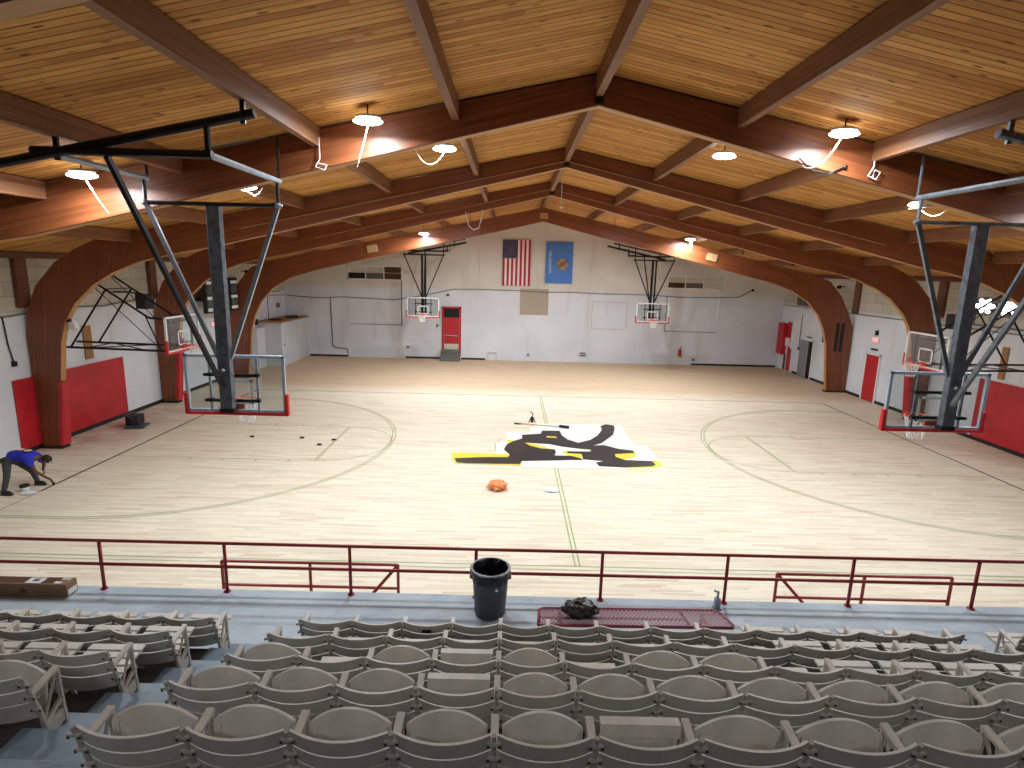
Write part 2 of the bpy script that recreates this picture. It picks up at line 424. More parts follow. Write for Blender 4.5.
def arch(y, inn, out, label, y2=None):
    t = thing('wooden_arch', label, 'arch', (0, y+AT/2, 0), 'laminated wooden arches across the hall')
    for s_, nm in ((-1, 'left'), (1, 'right')):
        poly = [(s_*a, b) for a, b in inn] + [(s_*a, b) for a, b in out]
        MB().prism(poly, y, y+AT, 'xz').build('arch_half', 'glulam', t, bevel=.012)
        # paler soffit strip: brighter light on the underside painted into its colour
        m = MB()
        for (a, b), (c, d) in zip(inn[:-1], inn[1:]):
            A = Vector((s_*a, y+.012, b)); B = Vector((s_*c, y+.012, d)); nrm = Vector((-(d-b), 0, (c-a)))
            nrm = Vector((s_*(d-b), 0, -(c-a)*1.0)).normalized()*.006
            m.bm.faces.new([m.bm.verts.new(p) for p in (A+nrm, B+nrm, B+nrm+Vector((0, AT-.024, 0)), A+nrm+Vector((0, AT-.024, 0)))])
        m.build('soffit', 'glulam_edge', t)
    return t
YA = [-13.65, -7.3, -1.3, 4.75, 10.3]
names = ['nearest laminated arch, only its left shoulder showing at the top left corner', 'dark laminated arch spanning the top, behind the two nearest lamps',
         'laminated arch whose left leg stands by the bending worker', 'laminated arch third from the far wall-side legs, behind both wall-mounted hoops', 'farthest laminated arch, in front of the flags wall']
names = ['nearest laminated arch, just its shoulder in the top left corner', 'dark laminated arch spanning the top behind the nearest pair of lamps',
         'laminated arch whose padded left leg stands near the bending worker', 'laminated arch just beyond the side wall hoops', 'farthest laminated arch, framing the far wall with the flags']
ARCH = []
for i, y in enumerate(YA):
    ARCH.append(arch(y, INN4 if i == 4 else INN, OUT4 if i == 4 else OUT, names[i]))
for i, (z0, sl, xa) in ((2, (8.55, .222, 9.0)), (3, (8.62, .222, 9.0))):
    y = YA[i]
    MB().tube([(-xa, y-.02, z0-sl*xa), (0, y-.02, z0), (xa, y-.02, z0-sl*xa)], .016, 6).build('conduit', 'wood_strip', ARCH[i])
MB().tube([(-2.6, YA[1]+AT+.02, 7.86), (0, YA[1]+AT+.02, 8.42), (4.2, YA[1]+AT+.02, 7.46)], .022, 6).build('black_conduit', 'black', ARCH[1])
for s_ in (-1, 1):   # plates on the farthest arch
    MB().box((s_*8.12, 10.28, 6.44), (.5, .04, .34), Matrix.Rotation(s_*.2, 3, 'Y')).build('cover_plate', 'plywood', ARCH[4])
MB().b2(-.16, .22, 10.27, 10.3, 8.02, 8.28).build('cover_plate', 'glulam_edge', ARCH[4])
MB().b2(14.55, 14.68, 10.27, 10.3, 2.05, 3.45).b2(14.8, 14.93, 10.27, 10.3, 2.05, 3.45).build('dark_slot', 'rubber', ARCH[4])
for i in (1, 2, 3):
    MB().b2(-.08, .08, YA[i]-.015, YA[i], 8.42, 8.6).build('ridge_bracket', 'black', ARCH[i])
# rubber foot under each leg
for i in (2, 3, 4):
    for s_ in (-1, 1):
        xi = 14.45 if i == 4 else 14.82
        MB().b2(s_*(xi-.06), s_*15.4, YA[i]-.05, YA[i]+AT+.05, 0, .07).build('foot_plate', 'rubber', ARCH[i])
# eave posts
for i in (1, 2, 3, 4):
    for s_, side in ((-1, 'left'), (1, 'right')):
        x0 = 15.3
        lab = 'short dark post high on the %s wall by the %s' % (side, ['', 'arch behind the nearest lamps', 'arch near the bending worker', 'arch just beyond the side hoops', 'farthest arch'][i])
        o = MB().b2(s_*x0, s_*15.41, YA[i]-.2, YA[i]+AT-.02, 3.95 if i == 4 else 4.2, 5.58).build('eave_post', 'post', loc=(s_*15.3, YA[i]+.4, 4.0))
        tag(o, lab, 'post', 'short wooden posts above the arch legs')
# purlins
bays = [(YB, YA[0], 'behind the nearest arch'), (YA[0]+AT, YA[1], 'in the nearest full bay'), (YA[1]+AT, YA[2], 'in the second bay'), (YA[2]+AT, YA[3], 'in the third bay'), (YA[3]+AT, YA[4], 'in the fourth bay'), (YA[4]+AT, YF, 'in the bay by the far wall')]
PX = [0, 2.45, 4.85, 7.25, 9.7, 12.15]
for bi, (ya, yb, bn) in enumerate(bays):
    if bi == 0: continue
    for k_, px in enumerate(PX):
        for s_ in ((-1, 1) if px else (1,)):
            x = s_*px; zt = deckz(x); dp = .32 if px else .38
            o = MB().b2(x-.065, x+.065, ya-.01, yb+.01, zt-dp, zt-.004).build('roof_beam', 'purlin', loc=(x, ya, zt-dp), bevel=.008)
            if px == 0: lab = 'ridge beam under the roof peak %s' % bn
            else: lab = '%s wooden roof beam %s of the ridge, %s' % (ordn(k_-1), 'left' if s_ < 0 else 'right', bn)
            tag(o, lab, 'roof beam', 'wooden roof beams between the arches')

# ------------------------------------------------------------------ lamps
LN = ['bright oval lamp hanging in front of the near arch, left', 'bright oval lamp hanging in front of the near arch, right', 'lamp beside the left ceiling hoop frame, seen edge on',
      'lamp hanging over the right edge beside the right ceiling hoop', 'small bright lamp left of the ridge in the second bay', 'small bright lamp right of the ridge in the second bay',
      'lamp peeping out beside the right ceiling hoop frame', 'lamp partly behind the left ceiling hoop frame', 'lamp lighting the far arch on the left', 'lamp lighting the far arch on the right',
      'added unseen fill lamp behind the third arch from the camera, left', 'added unseen fill lamp behind the third arch from the camera, right', 'added unseen fill lamp behind the arch beyond the side hoops, left', 'added unseen fill lamp behind the arch beyond the side hoops, right',
      'added unseen fill lamp behind the farthest arch, left', 'added unseen fill lamp behind the farthest arch, right', 'added unseen fill lamp over the back of the stands, left', 'added unseen fill lamp over the back of the stands, right']
def cord(p, dx, dz, drop=0.0):
    pts = []
    for i in range(11):
        t_ = i/10; pts.append((p[0]+dx*t_, p[1]+.04, p[2]-dz*math.sin(PI*t_)**.8+(.02-drop)*t_))
    return pts
for i, (x, y, z) in enumerate(LAMPS):
    t = thing('high_bay_lamp', LN[i], 'lamp', (x, y, z), 'hanging high bay lamps')
    m = MB(); m.ell((x, y, z+.05), (.42, .3, .1), 20, 8); m.build('housing', 'housing', t, smooth=True)
    MB().ell((x, y, z-.01), (.48, .34, .1), 20, 8).build('lens', 'lamp_emit', t, smooth=True)
    MB().tube([(x, y, z+.08), (x, y, deckz(x))], .012, 6).build('hanger', 'black', t)
    sgn = -1 if i in (0, 1, 4, 6) else 1
    L_ = {0: (-.2, .02, .7), 1: (-.6, .2, .5), 2: (.35, .03, .6), 3: (.3, .2), 4: (-.62, .3), 6: (.7, .22), 7: (.35, .15), 8: (.15, .3), 9: (.12, .5)}.get(i, (0, 0))
    if L_[1]: MB().tube(cord((x, y, z-.02), *L_), .009, 5).build('cord', 'white_cord', t)
    ld = bpy.data.lights.new('lamp_light', 'AREA'); ld.shape = 'DISK'; ld.size = .42; ld.energy = LAMP_W*(.32 if y < -15 else 1.4 if y > 10.5 else .68 if y < -7.5 else .95 if y < -4 else 1.2); ld.color = (.88, .95, 1.0)
    ld.spread = math.radians(175)
    lo = bpy.data.objects.new('lamp_light', ld); COL.objects.link(lo); lo.parent = t; lo.location = (0, 0, -.07)
    # a little light spills sideways and upward from the wide lens
    pd = bpy.data.lights.new('lamp_spill', 'POINT'); pd.energy = LAMP_W*.03; pd.shadow_soft_size = .12; pd.color = (.88, .95, 1.0)
    po = bpy.data.objects.new('lamp_spill', pd); COL.objects.link(po); po.parent = t; po.location = (0, 0, -.14)
# loose cords
CORDP = [(-3.22, 4.68, 7.7), (-3.18, 4.68, 7.45), (-3.1, 4.68, 7.2), (-2.92, 4.68, 7.06), (-2.72, 4.68, 7.14), (-2.65, 4.68, 7.4), (-2.6, 4.68, 7.8)]
o = MB().tube(CORDP, .022, 6).build('looped_cable', 'white_cord', loc=(-3.22, 4.68, 7.35))
tag(o, 'white cable looping down below the roof arches left of the flags', 'cord')
t = thing('pull_cord', 'white cord hanging straight down from the ridge with a disc', 'cord', (.15, 2.0, 8.5))
MB().tube([(.15, 2.0, 8.6), (.17, 2.0, 7.7)], .012, 6).build('line', 'white_cord', t)
MB().ell((.17, 2.0, 7.68), (.14, .14, .05)).build('disc', 'white', t)
o = MB().tube([(4.82, -7.36, 7.85), (4.80, -7.36, 7.5), (4.72, -7.36, 7.36), (4.86, -7.37, 7.30), (4.93, -7.36, 7.42), (4.83, -7.36, 7.46), (4.80, -7.36, 7.33)], .014, 6).build('coiled_cord', 'white_cord', loc=(4.82, -7.36, 7.5))
tag(o, 'white cord coiled on the near arch at upper right', 'cord')
o = MB().tube([(-4.78, -7.36, 7.75), (-4.78, -7.36, 7.4), (-4.86, -7.36, 7.27), (-4.7, -7.37, 7.22), (-4.66, -7.36, 7.3), (-4.8, -7.36, 7.33)], .012, 6).build('coiled_cord', 'white_cord', loc=(-4.78, -7.36, 7.5))
tag(o, 'white cord coiled on the near arch at upper left', 'cord')
o = MB().tube([(3.5, -7.35, 7.62), (3.75, -7.34, 7.42), (4.05, -7.34, 7.38), (4.3, -7.34, 7.5)], .014, 6).ell((4.32, -7.34, 7.5), (.08, .06, .07)).build('plug_lead', 'black', loc=(3.5, -7.35, 7.6))
tag(o, 'short black lead with a plug dangling beside the upper right lamp', 'cord')

# ------------------------------------------------------------------ court markings
cm = thing('court_markings', 'green and black lines taped and painted on the pale court floor', 'floor marking', (0, 0, 0))
L_, W_ = 12.83, 7.62
def line(m, x0, y0, x1, y1, w_=.05, z=.003):
    d = Vector((x1-x0, y1-y0, 0)); n = Vector((-d.y, d.x, 0)).normalized()*w_/2
    a, b = Vector((x0, y0, z)), Vector((x1, y1, z))
    m.bm.faces.new([m.bm.verts.new(p) for p in (a-n, b-n, b+n, a+n)])
def arc(m, cx, cy, R, a0, a1, w_=.05, z=.003, n=48):
    prev = None
    for i in range(n+1):
        a = a0+(a1-a0)*i/n; c, s = math.cos(a), math.sin(a)
        p = [m.bm.verts.new((cx+(R-w_/2)*c, cy+(R-w_/2)*s, z)), m.bm.verts.new((cx+(R+w_/2)*c, cy+(R+w_/2)*s, z))]
        if prev: m.bm.faces.new((prev[0], prev[1], p[1], p[0]))
        prev = p
m = MB()
for dx in (-.045, .045): line(m, dx, -W_, dx, W_, .03)
m.build('centre_line', 'green', cm)
m = MB(); line(m, -14.5, -W_, 14.5, -W_, .03); line(m, -14.5, -W_-.14, 14.5, -W_-.14, .02); m.build('near_sideline', 'green', cm)
m = MB(); line(m, -L_, W_, L_, W_, .055); m.build('far_sideline', 'olive_line', cm)
m = MB(); line(m, -L_, -4.55, -L_, W_, .06); m.build('left_baseline', 'black_line', cm)
m = MB(); line(m, -L_, -W_, -L_, -4.55, .04); m.build('unpainted_baseline_tape', 'green', cm)
m = MB(); line(m, L_, -W_, L_, W_, .06); m.build('right_baseline', 'black_line', cm)
for s_ in (-1, 1):
    bx = s_*(L_-1.6)
    m = MB()
    for dr in (-.05, .05):
        a = PI/2
        if s_ < 0: arc(m, bx, 0, 6.02+dr, -a, a, .03)
        else: arc(m, bx, 0, 6.02+dr, a, 3*a, .03)
        for yy in (-6.02-dr, 6.02+dr): line(m, bx, yy, s_*L_, yy, .03)
    m.build('three_point_arc', 'green', cm)
    m = MB(); F_ = s_*(L_-5.79)
    for d in (-.03, .03): line(m, F_+d, -1.83, F_+d, 1.83, .025)
    for yy in (-1.83, 1.83): line(m, F_, yy, s_*L_, yy, .03)
    for k_ in range(4):
        for yy in (-1.83, 1.83):
            xx = s_*(L_-2.2-k_*.95); line(m, xx, yy, xx, yy+.2*(1 if yy > 0 else -1), .04)
    m.build('free_throw_lane', 'green', cm)
    m = MB(); arc(m, F_, 0, 1.83, *((-PI/2, PI/2) if s_ < 0 else (PI/2, 3*PI/2)), .03); m.build('free_throw_arc', 'green', cm)
m = MB(); arc(m, 0, 0, 1.83, 2.7, 3.6, .03, .0025); m.build('centre_circle', 'green', cm)
m = MB(); line(m, -7.25, 10.6, -5.5, 11.4, .03); m.build('stray_line', 'olive_line', cm)

Wp = [(-0.62, 2.24), (-0.64, 1.69), (-1.47, 1.61), (-1.48, 0.49), (-1.8, 0.41), (-1.78, -0.77), (-1.01, -1.47), (-1.02, -2.01), (3.16, -1.88), (3.23, -1.33), (3.19, -0.78), (3.17, 0.43), (2.79, 0.47), (2.73, 1.34), (2.83, 2.97), (1.73, 2.94), (-.4, 2.85), (-.5, 2.3)]
Ys = [[(-3.15, -0.81), (-1.4, -0.84), (-1.33, -1.13), (-0.98, -1.47), (-1.02, -1.85), (-2.96, -1.83), (-3.09, -1.37)],
 [(-0.91, 0.43), (-0.49, 0.26), (0.02, -0.25), (0.15, -0.48), (-0.43, -0.24), (-0.88, 0.12)],
 [(0.35, -0.36), (0.9, -0.56), (0.86, -1.07), (0.54, -1.01), (0.33, -0.6)], [(1.9, -0.5), (2.65, -0.36), (2.6, -0.75), (2.19, -1.1), (1.9, -0.94)],
 [(0.93, 0.45), (1.19, 0.52), (1.39, -0.1), (1.22, -0.26), (1.1, 0.14)], [(-1.46, 0.71), (-1.22, 0.69), (-1.22, 0.38), (-1.45, 0.35)],
 [(3.0, -1.1), (3.2, -1.1), (3.2, -1.65), (2.95, -1.82), (2.11, -1.88), (2.0, -1.8), (2.87, -1.6)]]
B1 = [(-3.01, -1.36), (-2.2, -1.2), (-1.4, -1.13), (-1.35, -0.9), (-1.54, -0.38), (-1.45, 0.18), (-1.26, 0.51), (-0.94, 0.89), (-0.93, 1.31), (-0.27, 1.51), (-0.21, 1.91), (0.42, 1.93), (0.45, 1.37), (0.61, 0.88), (0.93, 0.53), (1.37, 0.89), (1.7, 1.45), (1.96, 2.16), (2.0, 2.72), (2.24, 2.99), (2.52, 2.85), (2.46, 2.36), (2.27, 1.59), (1.72, 0.57), (1.4, 0.28), (1.34, -0.2), (0.93, -0.13), (0.34, 0.07), (-0.02, 0.3), (-0.87, 0.41), (-0.72, 0.11), (-0.36, -0.18), (0.09, -0.25), (0.1, -0.56), (0.03, -0.86), (0.55, -0.87), (0.82, -1.08), (0.87, -1.25), (0.51, -1.27), (-0.98, -1.47), (-1.05, -1.75), (-2.57, -1.8), (-2.91, -1.74)]
B2 = [(0.45, -0.41), (1.2, -0.4), (1.4, 0.26), (1.76, 0.34), (2.16, -0.03), (2.62, -0.19), (2.6, -0.43), (1.95, -0.58), (1.93, -0.86), (2.17, -1.15), (2.98, -1.18), (3.01, -1.52), (2.87, -1.67), (2.04, -1.83), (1.29, -1.77), (1.23, -1.44), (1.5, -1.29), (0.88, -1.18), (0.9, -0.66), (0.47, -0.6)]
lg = thing('painted_court_logo', 'half-painted white, yellow and black emblem in the middle of the court', 'floor painting', (0, 0, 0))
def slab(polys, z, name, mat):
    m = MB()
    from mathutils.geometry import tessellate_polygon
    for p in polys:
        A = [m.bm.verts.new((x, y, z)) for x, y in p]; B = [m.bm.verts.new((x, y, z-.003)) for x, y in p]; n = len(p)
        for a, b, c in tessellate_polygon([[Vector((x, y, 0)) for x, y in p]]): m.bm.faces.new((A[a], A[b], A[c]))
        for i in range(n): m.bm.faces.new((A[i], B[i], B[(i+1) % n], A[(i+1) % n]))
    m.build(name, mat, lg)
slab([Wp], .008, 'white_layer', 'p_white')
for p_ in Ys: slab([p_], .012, 'yellow_patch', 'p_yellow')
slab([B1], .016, 'black_shape', 'p_black'); slab([B2], .0165, 'black_shape', 'p_black')
MB().prism([(-.09, 1.21), (.23, 1.18), (.26, 1.03), (-.1, 1.05)], .016, .019, 'xy').build('yellow_fleck', 'p_yellow', lg)

# things lying on the court
t = thing('paint_roller', 'paint roller with a long pole lying behind the court emblem', 'paint roller', (-.2, 2.5, 0))
MB().tube([(-1.1, 2.72, .04), (.4, 2.42, .04)], .018, 8).build('pole', 'plywood', t)
MB().tube([(-1.2, 2.74, .03), (-.95, 2.69, .03)], .028, 8).build('grip', 'rubber', t)
MB().tube([(.45, 2.40, .06), (.78, 2.26, .06)], .055, 12).build('roller_sleeve', 'rubber', t, smooth=True)
MB().tube([(.4, 2.42, .03), (.44, 2.46, .05), (.47, 2.40, .06)], .01, 6).build('wire_frame', 'steel', t)
t = thing('spray_marker', 'small dark can tool standing behind the pole of the paint roller', 'tool', (-.53, 3.1, 0))
MB().tube([(-.53, 3.1, 0), (-.53, 3.1, .2)], .06, 12).build('can', 'black', t)
MB().tube([(-.53, 3.1, .2), (-.5, 3.1, .34), (-.6, 3.1, .4)], .02, 6).build('handle', 'olive', t)
MB().tube([(-.58, 3.08, .16), (-.66, 3.05, .0)], .015, 6).tube([(-.48, 3.08, .16), (-.4, 3.05, .0)], .015, 6).build('legs_bracket', 'black', t)
def crumple(c, r, seed, flat=.4, n=3, amp=.35):
    rnd = random.Random(seed); bm = bmesh.new(); bmesh.ops.create_icosphere(bm, subdivisions=n, radius=1)
    from mathutils import noise
    for v in bm.verts:
        d = 1+amp*noise.noise(v.co*2.1+Vector((seed, 0, 0)))+amp*.6*noise.noise(v.co*5+Vector((0, seed, 0)))
        v.co = Vector((v.co.x*d*r[0], v.co.y*d*r[1], max(-.02, (v.co.z*d)*r[2]*.5+r[2]*.45)))+Vector(c)
    m = MB(); m.bm.free(); m.bm = bm; return m
o = crumple((-1.67, -3.75, 0), (.24, .2, .26), 3, n=4).build('plastic_heap', 'plastic', loc=(-1.67, -3.75, 0))
tag(o, 'crumpled orange plastic heap on the court in front of the emblem', 'plastic')
o = crumple((-.25, -3.75, 0), (.2, .13, .06), 9, n=3).build('paper_scrap', 'white', loc=(-.25, -3.75, 0))
tag(o, 'small white paper scrap beside the green centre line', 'paper')
for i, (x, y) in enumerate(((-9.84, .33), (-8.2, .35), (-7.1, .2), (-7.4, -.35))):
    o = crumple((x, y, 0), (.08, .07, .05), 20+i, n=2).build('tape_scrap', 'black', loc=(x, y, 0))
    tag(o, 'small black scrap on the left court, %s from the left' % ordn([0, 1, 3, 2][i]), 'scrap', 'black scraps on the left court')

# ------------------------------------------------------------------ far wall fittings
def far_vent(x0, x1, z0, z1, label, cols, bx=None):
    t = thing('wall_vent', label, 'vent', ((x0+x1)/2, YF, z0), 'high vents on the far wall')
    fr = MB(); e = .06
    fr.b2(x0, x1, YF-.06, YF, z0, z0+e).b2(x0, x1, YF-.06, YF, z1-e, z1).b2(x0, x0+e, YF-.06, YF, z0, z1).b2(x1-e, x1, YF-.06, YF, z0, z1)
    n = len(cols)
    for i in range(1, n): fr.b2(x0+(x1-x0)*i/n-e/2, x0+(x1-x0)*i/n+e/2, YF-.055, YF, z0, z1)
    fr.build('frame', 'white', t)
    for i, (lo, up) in enumerate(cols):
        a, b = x0+(x1-x0)*i/n+e/2, x0+(x1-x0)*(i+1)/n-e/2; zm = (z0+z1)/2
        for mat, p, q in ((lo, z0+e, zm-.02), (up, zm+.02, z1-e)):
            m = MB().b2(a, b, YF-.03, YF-.005, p, q)
            if mat in ('cable', 'brown_panel'):
                for k_ in range(5): m.box(((a+b)/2, YF-.04, p+(q-p)*(k_+.5)/5), (b-a, .03, .012), Matrix.Rotation(.6, 3, 'X'))
            m.build('louver_panel', mat, t)
far_vent(-11.5, -8.15, 4.8, 5.66, 'white framed high vent with brown louvers, left on the far wall', [('dark', 'cream'), ('cable', 'cream'), ('brown_panel', 'brown_panel')])
far_vent(8.11, 11.45, 4.72, 5.5, 'white framed high vent with three panes, right on the far wall', [('brown_panel', 'cream'), ('cable', 'cream'), ('cream', 'cream')])
# panel outlines (blocked openings) on the wall
def outline(x0, x1, z0, z1, label, sides='lrtb'):
    m = MB(); e = .03
    if 'b' in sides: m.b2(x0, x1, YF-.03, YF-.001, z0, z0+e)
    if 't' in sides: m.b2(x0, x1, YF-.03, YF, z1-e, z1)
    if 'l' in sides: m.b2(x0, x0+e, YF-.03, YF, z0, z1)
    if 'r' in sides: m.b2(x1-e, x1, YF-.03, YF, z0, z1)
    o = m.build('panel_outline', 'cable' if 't' not in sides else 'cream', loc=(x0, YF-.01, z0)); tag(o, label, 'wall trim')
outline(3.56, 5.75, 2.12, 3.82, 'thin rectangular outline on the far wall left of the right ceiling hoop')
outline(8.15, 11.35, 2.08, 4.3, 'tall blocked opening outline under the right vent', 'lb')
outline(-11.45, -8.2, 2.06, 4.6, 'ledge line and conduit under the left vent', 'rb')
o = MB().b2(-.9, .86, YF-.008, YF, 2.9, 4.5).build('bare_wall_patch', 'brown_patch', loc=(0, YF, 2.9)); tag(o, 'brown bare rectangle on the far wall below the gap between the flags', 'wall patch')
# far door
t = thing('red_door', 'red door with dark transom and small steps in the far wall', 'door', (-5.12, YF, 0))
MB().b2(-5.72, -5.6, YF-.09, YF, .25, 3.28).b2(-4.64, -4.52, YF-.09, YF, .25, 3.28).b2(-5.72, -4.52, YF-.09, YF, 3.18, 3.28).build('door_frame', 'red_door', t)
MB().b2(-5.6, -4.64, YF-.05, YF, 2.62, 3.18).build('transom', 'dark', t)
MB().b2(-5.58, -4.66, YF-.06, YF, .62, 2.62).build('door_leaf', 'red_door', t)
MB().b2(-5.56, -4.68, YF-.075, YF-.06, .62, .98).build('kick_plate', 'cream', t)
MB().tube([(-5.5, YF-.12, 1.5), (-4.74, YF-.12, 1.5)], .03, 8).b2(-5.52, -5.46, YF-.12, YF-.05, 1.46, 1.54).b2(-4.78, -4.72, YF-.12, YF-.05, 1.46, 1.54).build('push_bar', 'steel_l', t)
st_ = MB().b2(-5.75, -4.55, YF-.95, YF-.1, 0, .2).b2(-5.75, -4.55, YF-.65, YF-.1, .2, .4).b2(-5.75, -4.55, YF-.35, YF-.1, .4, .6)
tag(st_.build('door_steps', 'grey_stone', loc=(-5.15, YF-.5, 0)), 'three grey steps in front of the red far door', 'steps')
# flags
def cloth(m, x0, x1, z0, z1, y, mi=0, nx=12, nz=16, ph=0.0, amp=.03):
    g = []
    for i in range(nx+1):
        col = []
        for j in range(nz+1):
            x = x0+(x1-x0)*i/nx; z = z0+(z1-z0)*j/nz
            yy = y-.03+amp*math.sin(x*7+ph)*(1-.4*(z-FZ0)/(FZ1-FZ0))
            col.append(m.bm.verts.new((x, yy, z)))
        g.append(col)
    for i in range(nx):
        for j in range(nz): m.bm.faces.new((g[i][j], g[i+1][j], g[i+1][j+1], g[i][j+1])).material_index = mi
FZ0, FZ1 = 4.66, 7.4
fl = thing('american_flag', 'vertical flag with stars and red and white stripes on the far wall', 'flag', (-1.15, YF-.05, FZ1))
fx0, fx1 = -2.02, -.33; swd = (fx1-fx0)/13
for k_, (mat, cond) in enumerate((('flag_red', 0), ('flag_white', 1))):
    m = MB()
    for i in range(13):
        if i % 2 == cond:
            top = FZ1 if i >= 7 else FZ1-1.1
            cloth(m, fx0+i*swd, fx0+(i+1)*swd, FZ0, top, YF-.05, 0, 2, 14)
    m.build(('red_stripes', 'white_stripes')[k_], mat, fl, smooth=True)
m = MB(); cloth(m, fx0, fx0+7*swd, FZ1-1.1, FZ1, YF-.052, 0, 14, 8); m.build('canton', 'flag_blue', fl, smooth=True)
m = MB()
for r_ in range(11):
    for c_ in range(5 if r_ % 2 == 0 else 4):
        cx = fx0+7*swd*(c_+.6+(.5 if r_ % 2 else 0))/5.2; cz = FZ1-1.1*(r_+.6)/11.2; pts = []
        for q_ in range(10):
            a = PI/2+q_*PI/5; R_ = .034 if q_ % 2 == 0 else .014; pts.append((cx+R_*math.cos(a), cz+R_*math.sin(a)))
        yy = YF-.082+.03*math.sin(cx*7)*(1-.4*(cz-FZ0)/(FZ1-FZ0))-.006
        m.prism(pts, yy-.026, yy-.02, 'xz')
m.build('stars', 'flag_white', fl)
MB().tube([(fx0-.03, YF-.06, FZ1), (fx1+.03, YF-.06, FZ1)], .015, 6).build('header_band', 'flag_white', fl)
f2 = thing('state_flag', 'sky blue flag with a round shield and white vertical lettering on the far wall', 'flag', (1.43, YF-.05, FZ1))
m = MB(); cloth(m, .6, 2.25, 4.86, 7.34, YF-.05, 0, 24, 18, 1.0, .045); m.build('cloth', 'flag_sky', f2, smooth=True)
sc_, ys_ = (1.62, 6.02), YF-.165
m = MB(); m.prism([(sc_[0]+.33*math.cos(a*PI/12), sc_[1]+.33*math.sin(a*PI/12)) for a in range(24)], ys_, ys_+.012, 'xz'); m.build('shield', 'tan', f2)
m = MB()
for k_ in range(7):   # feathers hanging from the shield (towards the lettering side)
    a = PI+(k_-3)*.2; m.prism([(sc_[0]+.28*math.cos(a-.06), sc_[1]+.28*math.sin(a-.06)), (sc_[0]+.44*math.cos(a), sc_[1]+.44*math.sin(a)), (sc_[0]+.28*math.cos(a+.06), sc_[1]+.28*math.sin(a+.06))], ys_, ys_+.01, 'xz')
m.build('feathers', 'tan', f2)
m = MB(); m.bar((sc_[0]-.3, ys_-.012, sc_[1]-.22), (sc_[0]+.3, ys_-.012, sc_[1]+.22), .012, .05)
for k_ in range(5):
    u_ = -.2+k_*.1; m.ell((sc_[0]+u_-.05, ys_-.015, sc_[1]+u_*.73+.07), (.12, .012, .05)).ell((sc_[0]+u_+.05, ys_-.015, sc_[1]+u_*.73-.07), (.12, .012, .05))
m.build('olive_branch', 'olive', f2)
MB().bar((sc_[0]-.26, ys_-.02, sc_[1]+.26), (sc_[0]+.26, ys_-.02, sc_[1]-.26), .012, .045).build('pipe_stem', 'flag_red', f2)
text_mesh('OKLAHOMA', .24, 'white', f2, Matrix.Translation((.86, YF-.165, 6.12)) @ Matrix.Rotation(PI/2, 4, 'Y') @ Matrix.Rotation(PI/2, 4, 'X'))
# cable sagging along the far wall
pts = [(-15.3, 3.75), (-14.48, 3.68), (-13.2, 3.62), (-11.9, 3.72), (-10.0, 3.66), (-8.6, 3.62), (-7.0, 3.9), (-5.0, 4.35), (-3, 4.38), (-1, 4.36), (.5, 4.3), (2, 4.35), (4, 4.3), (7, 4.3), (9, 4.2), (11.4, 4.25), (12.6, 4.3), (13.4, 4.75)]
o = MB().tube([(x, YF-.03, z) for x, z in pts], .022, 6).build('wall_cable', 'cable', loc=(-1, YF-.03, 4.3)); tag(o, 'grey cable sagging along the far wall below the flags', 'cable')
o = MB().tube([(-12.6, YF-.03, 3.68), (-12.55, YF-.03, .7), (-12.3, YF-.03, .55), (-11.65, YF-.03, .5), (-11.6, YF-.03, .2)], .03, 6).build('wall_conduit', 'cable', loc=(-12.6, YF-.03, 0)); tag(o, 'thin conduit running down the far wall left of the left vent', 'conduit')
o = MB().tube([(-3.45, YF-.02, 4.4), (-3.4, YF-.02, 7.0)], .015, 6).build('wall_conduit', 'cream', loc=(-3.4, YF-.02, 4.4)); tag(o, 'pale vertical conduit above the far red door', 'conduit')
o = MB().tube([(11.45, YF-.03, 4.2), (11.4, YF-.03, 2.9)], .035, 6).build('wall_conduit', 'white', loc=(11.4, YF-.03, 2.9)); tag(o, 'white conduit below the right high vent', 'conduit')
o = MB().tube([(-8.2, YF-.03, 4.8), (-8.2, YF-.03, 2.0)], .03, 6).build('wall_conduit', 'cable', loc=(-8.2, YF-.03, 2)); tag(o, 'conduit dropping beside the left far hoop', 'conduit')
for x, z, s_, lab, mat in ((-7.84, .7, .14, 'outlet box low on the far wall under the left far hoop', 'cable'), (-.3, .4, .12, 'outlet low on the far wall left of the centre', 'cable'), (10.1, .35, .14, 'outlet low on the far wall at the right', 'cable'),
                    (-5.16, 3.5, .14, 'white alarm box above the far red door', 'white'), (-5.35, 4.0, .16, 'grey camera above the far red door', 'grille'), (-6.0, 2.1, .12, 'switch left of the far red door', 'grille'),
                    (13.4, 4.75, .14, 'black box by the cable end on the far wall right', 'black')):
    o = MB().b2(x-s_/2, x+s_/2, YF-.08, YF, z-s_/2, z+s_/2).b2(x-s_/4, x+s_/4, YF-.1, YF-.08, z-s_/4, z+s_/4).build('wall_box', mat, loc=(x, YF-.04, z), bevel=.01); tag(o, lab, 'wall box')
for x, lab in ((-2.55, 'white pipe loop low on the far wall right of the red door'), (3.1, 'white pipe loop low on the far wall below the centre')):
    o = MB().tube([(x-.28, YF-.08, 0), (x-.28, YF-.08, .52), (x+.28, YF-.08, .52), (x+.28, YF-.08, 0)], .035, 8).build('pipe_loop', 'white', loc=(x, YF-.08, 0)); tag(o, lab, 'pipe')
o = MB().b2(2.95, 3.3, YF-.07, YF, .42, .62).build('wall_box', 'grille', loc=(3.1, YF-.04, .5)); tag(o, 'small grey box inside the centre pipe loop', 'wall box')
t = thing('fire_extinguisher', 'red fire extinguisher on the far wall right of centre', 'fire extinguisher', (9.2, YF-.1, .6))
MB().lathe((9.2, YF-.1, .55), [(.09, 0), (.1, .03), (.1, .38), (.06, .46), (.03, .5)], 16, True).build('cylinder', 'red_door', t, smooth=True)
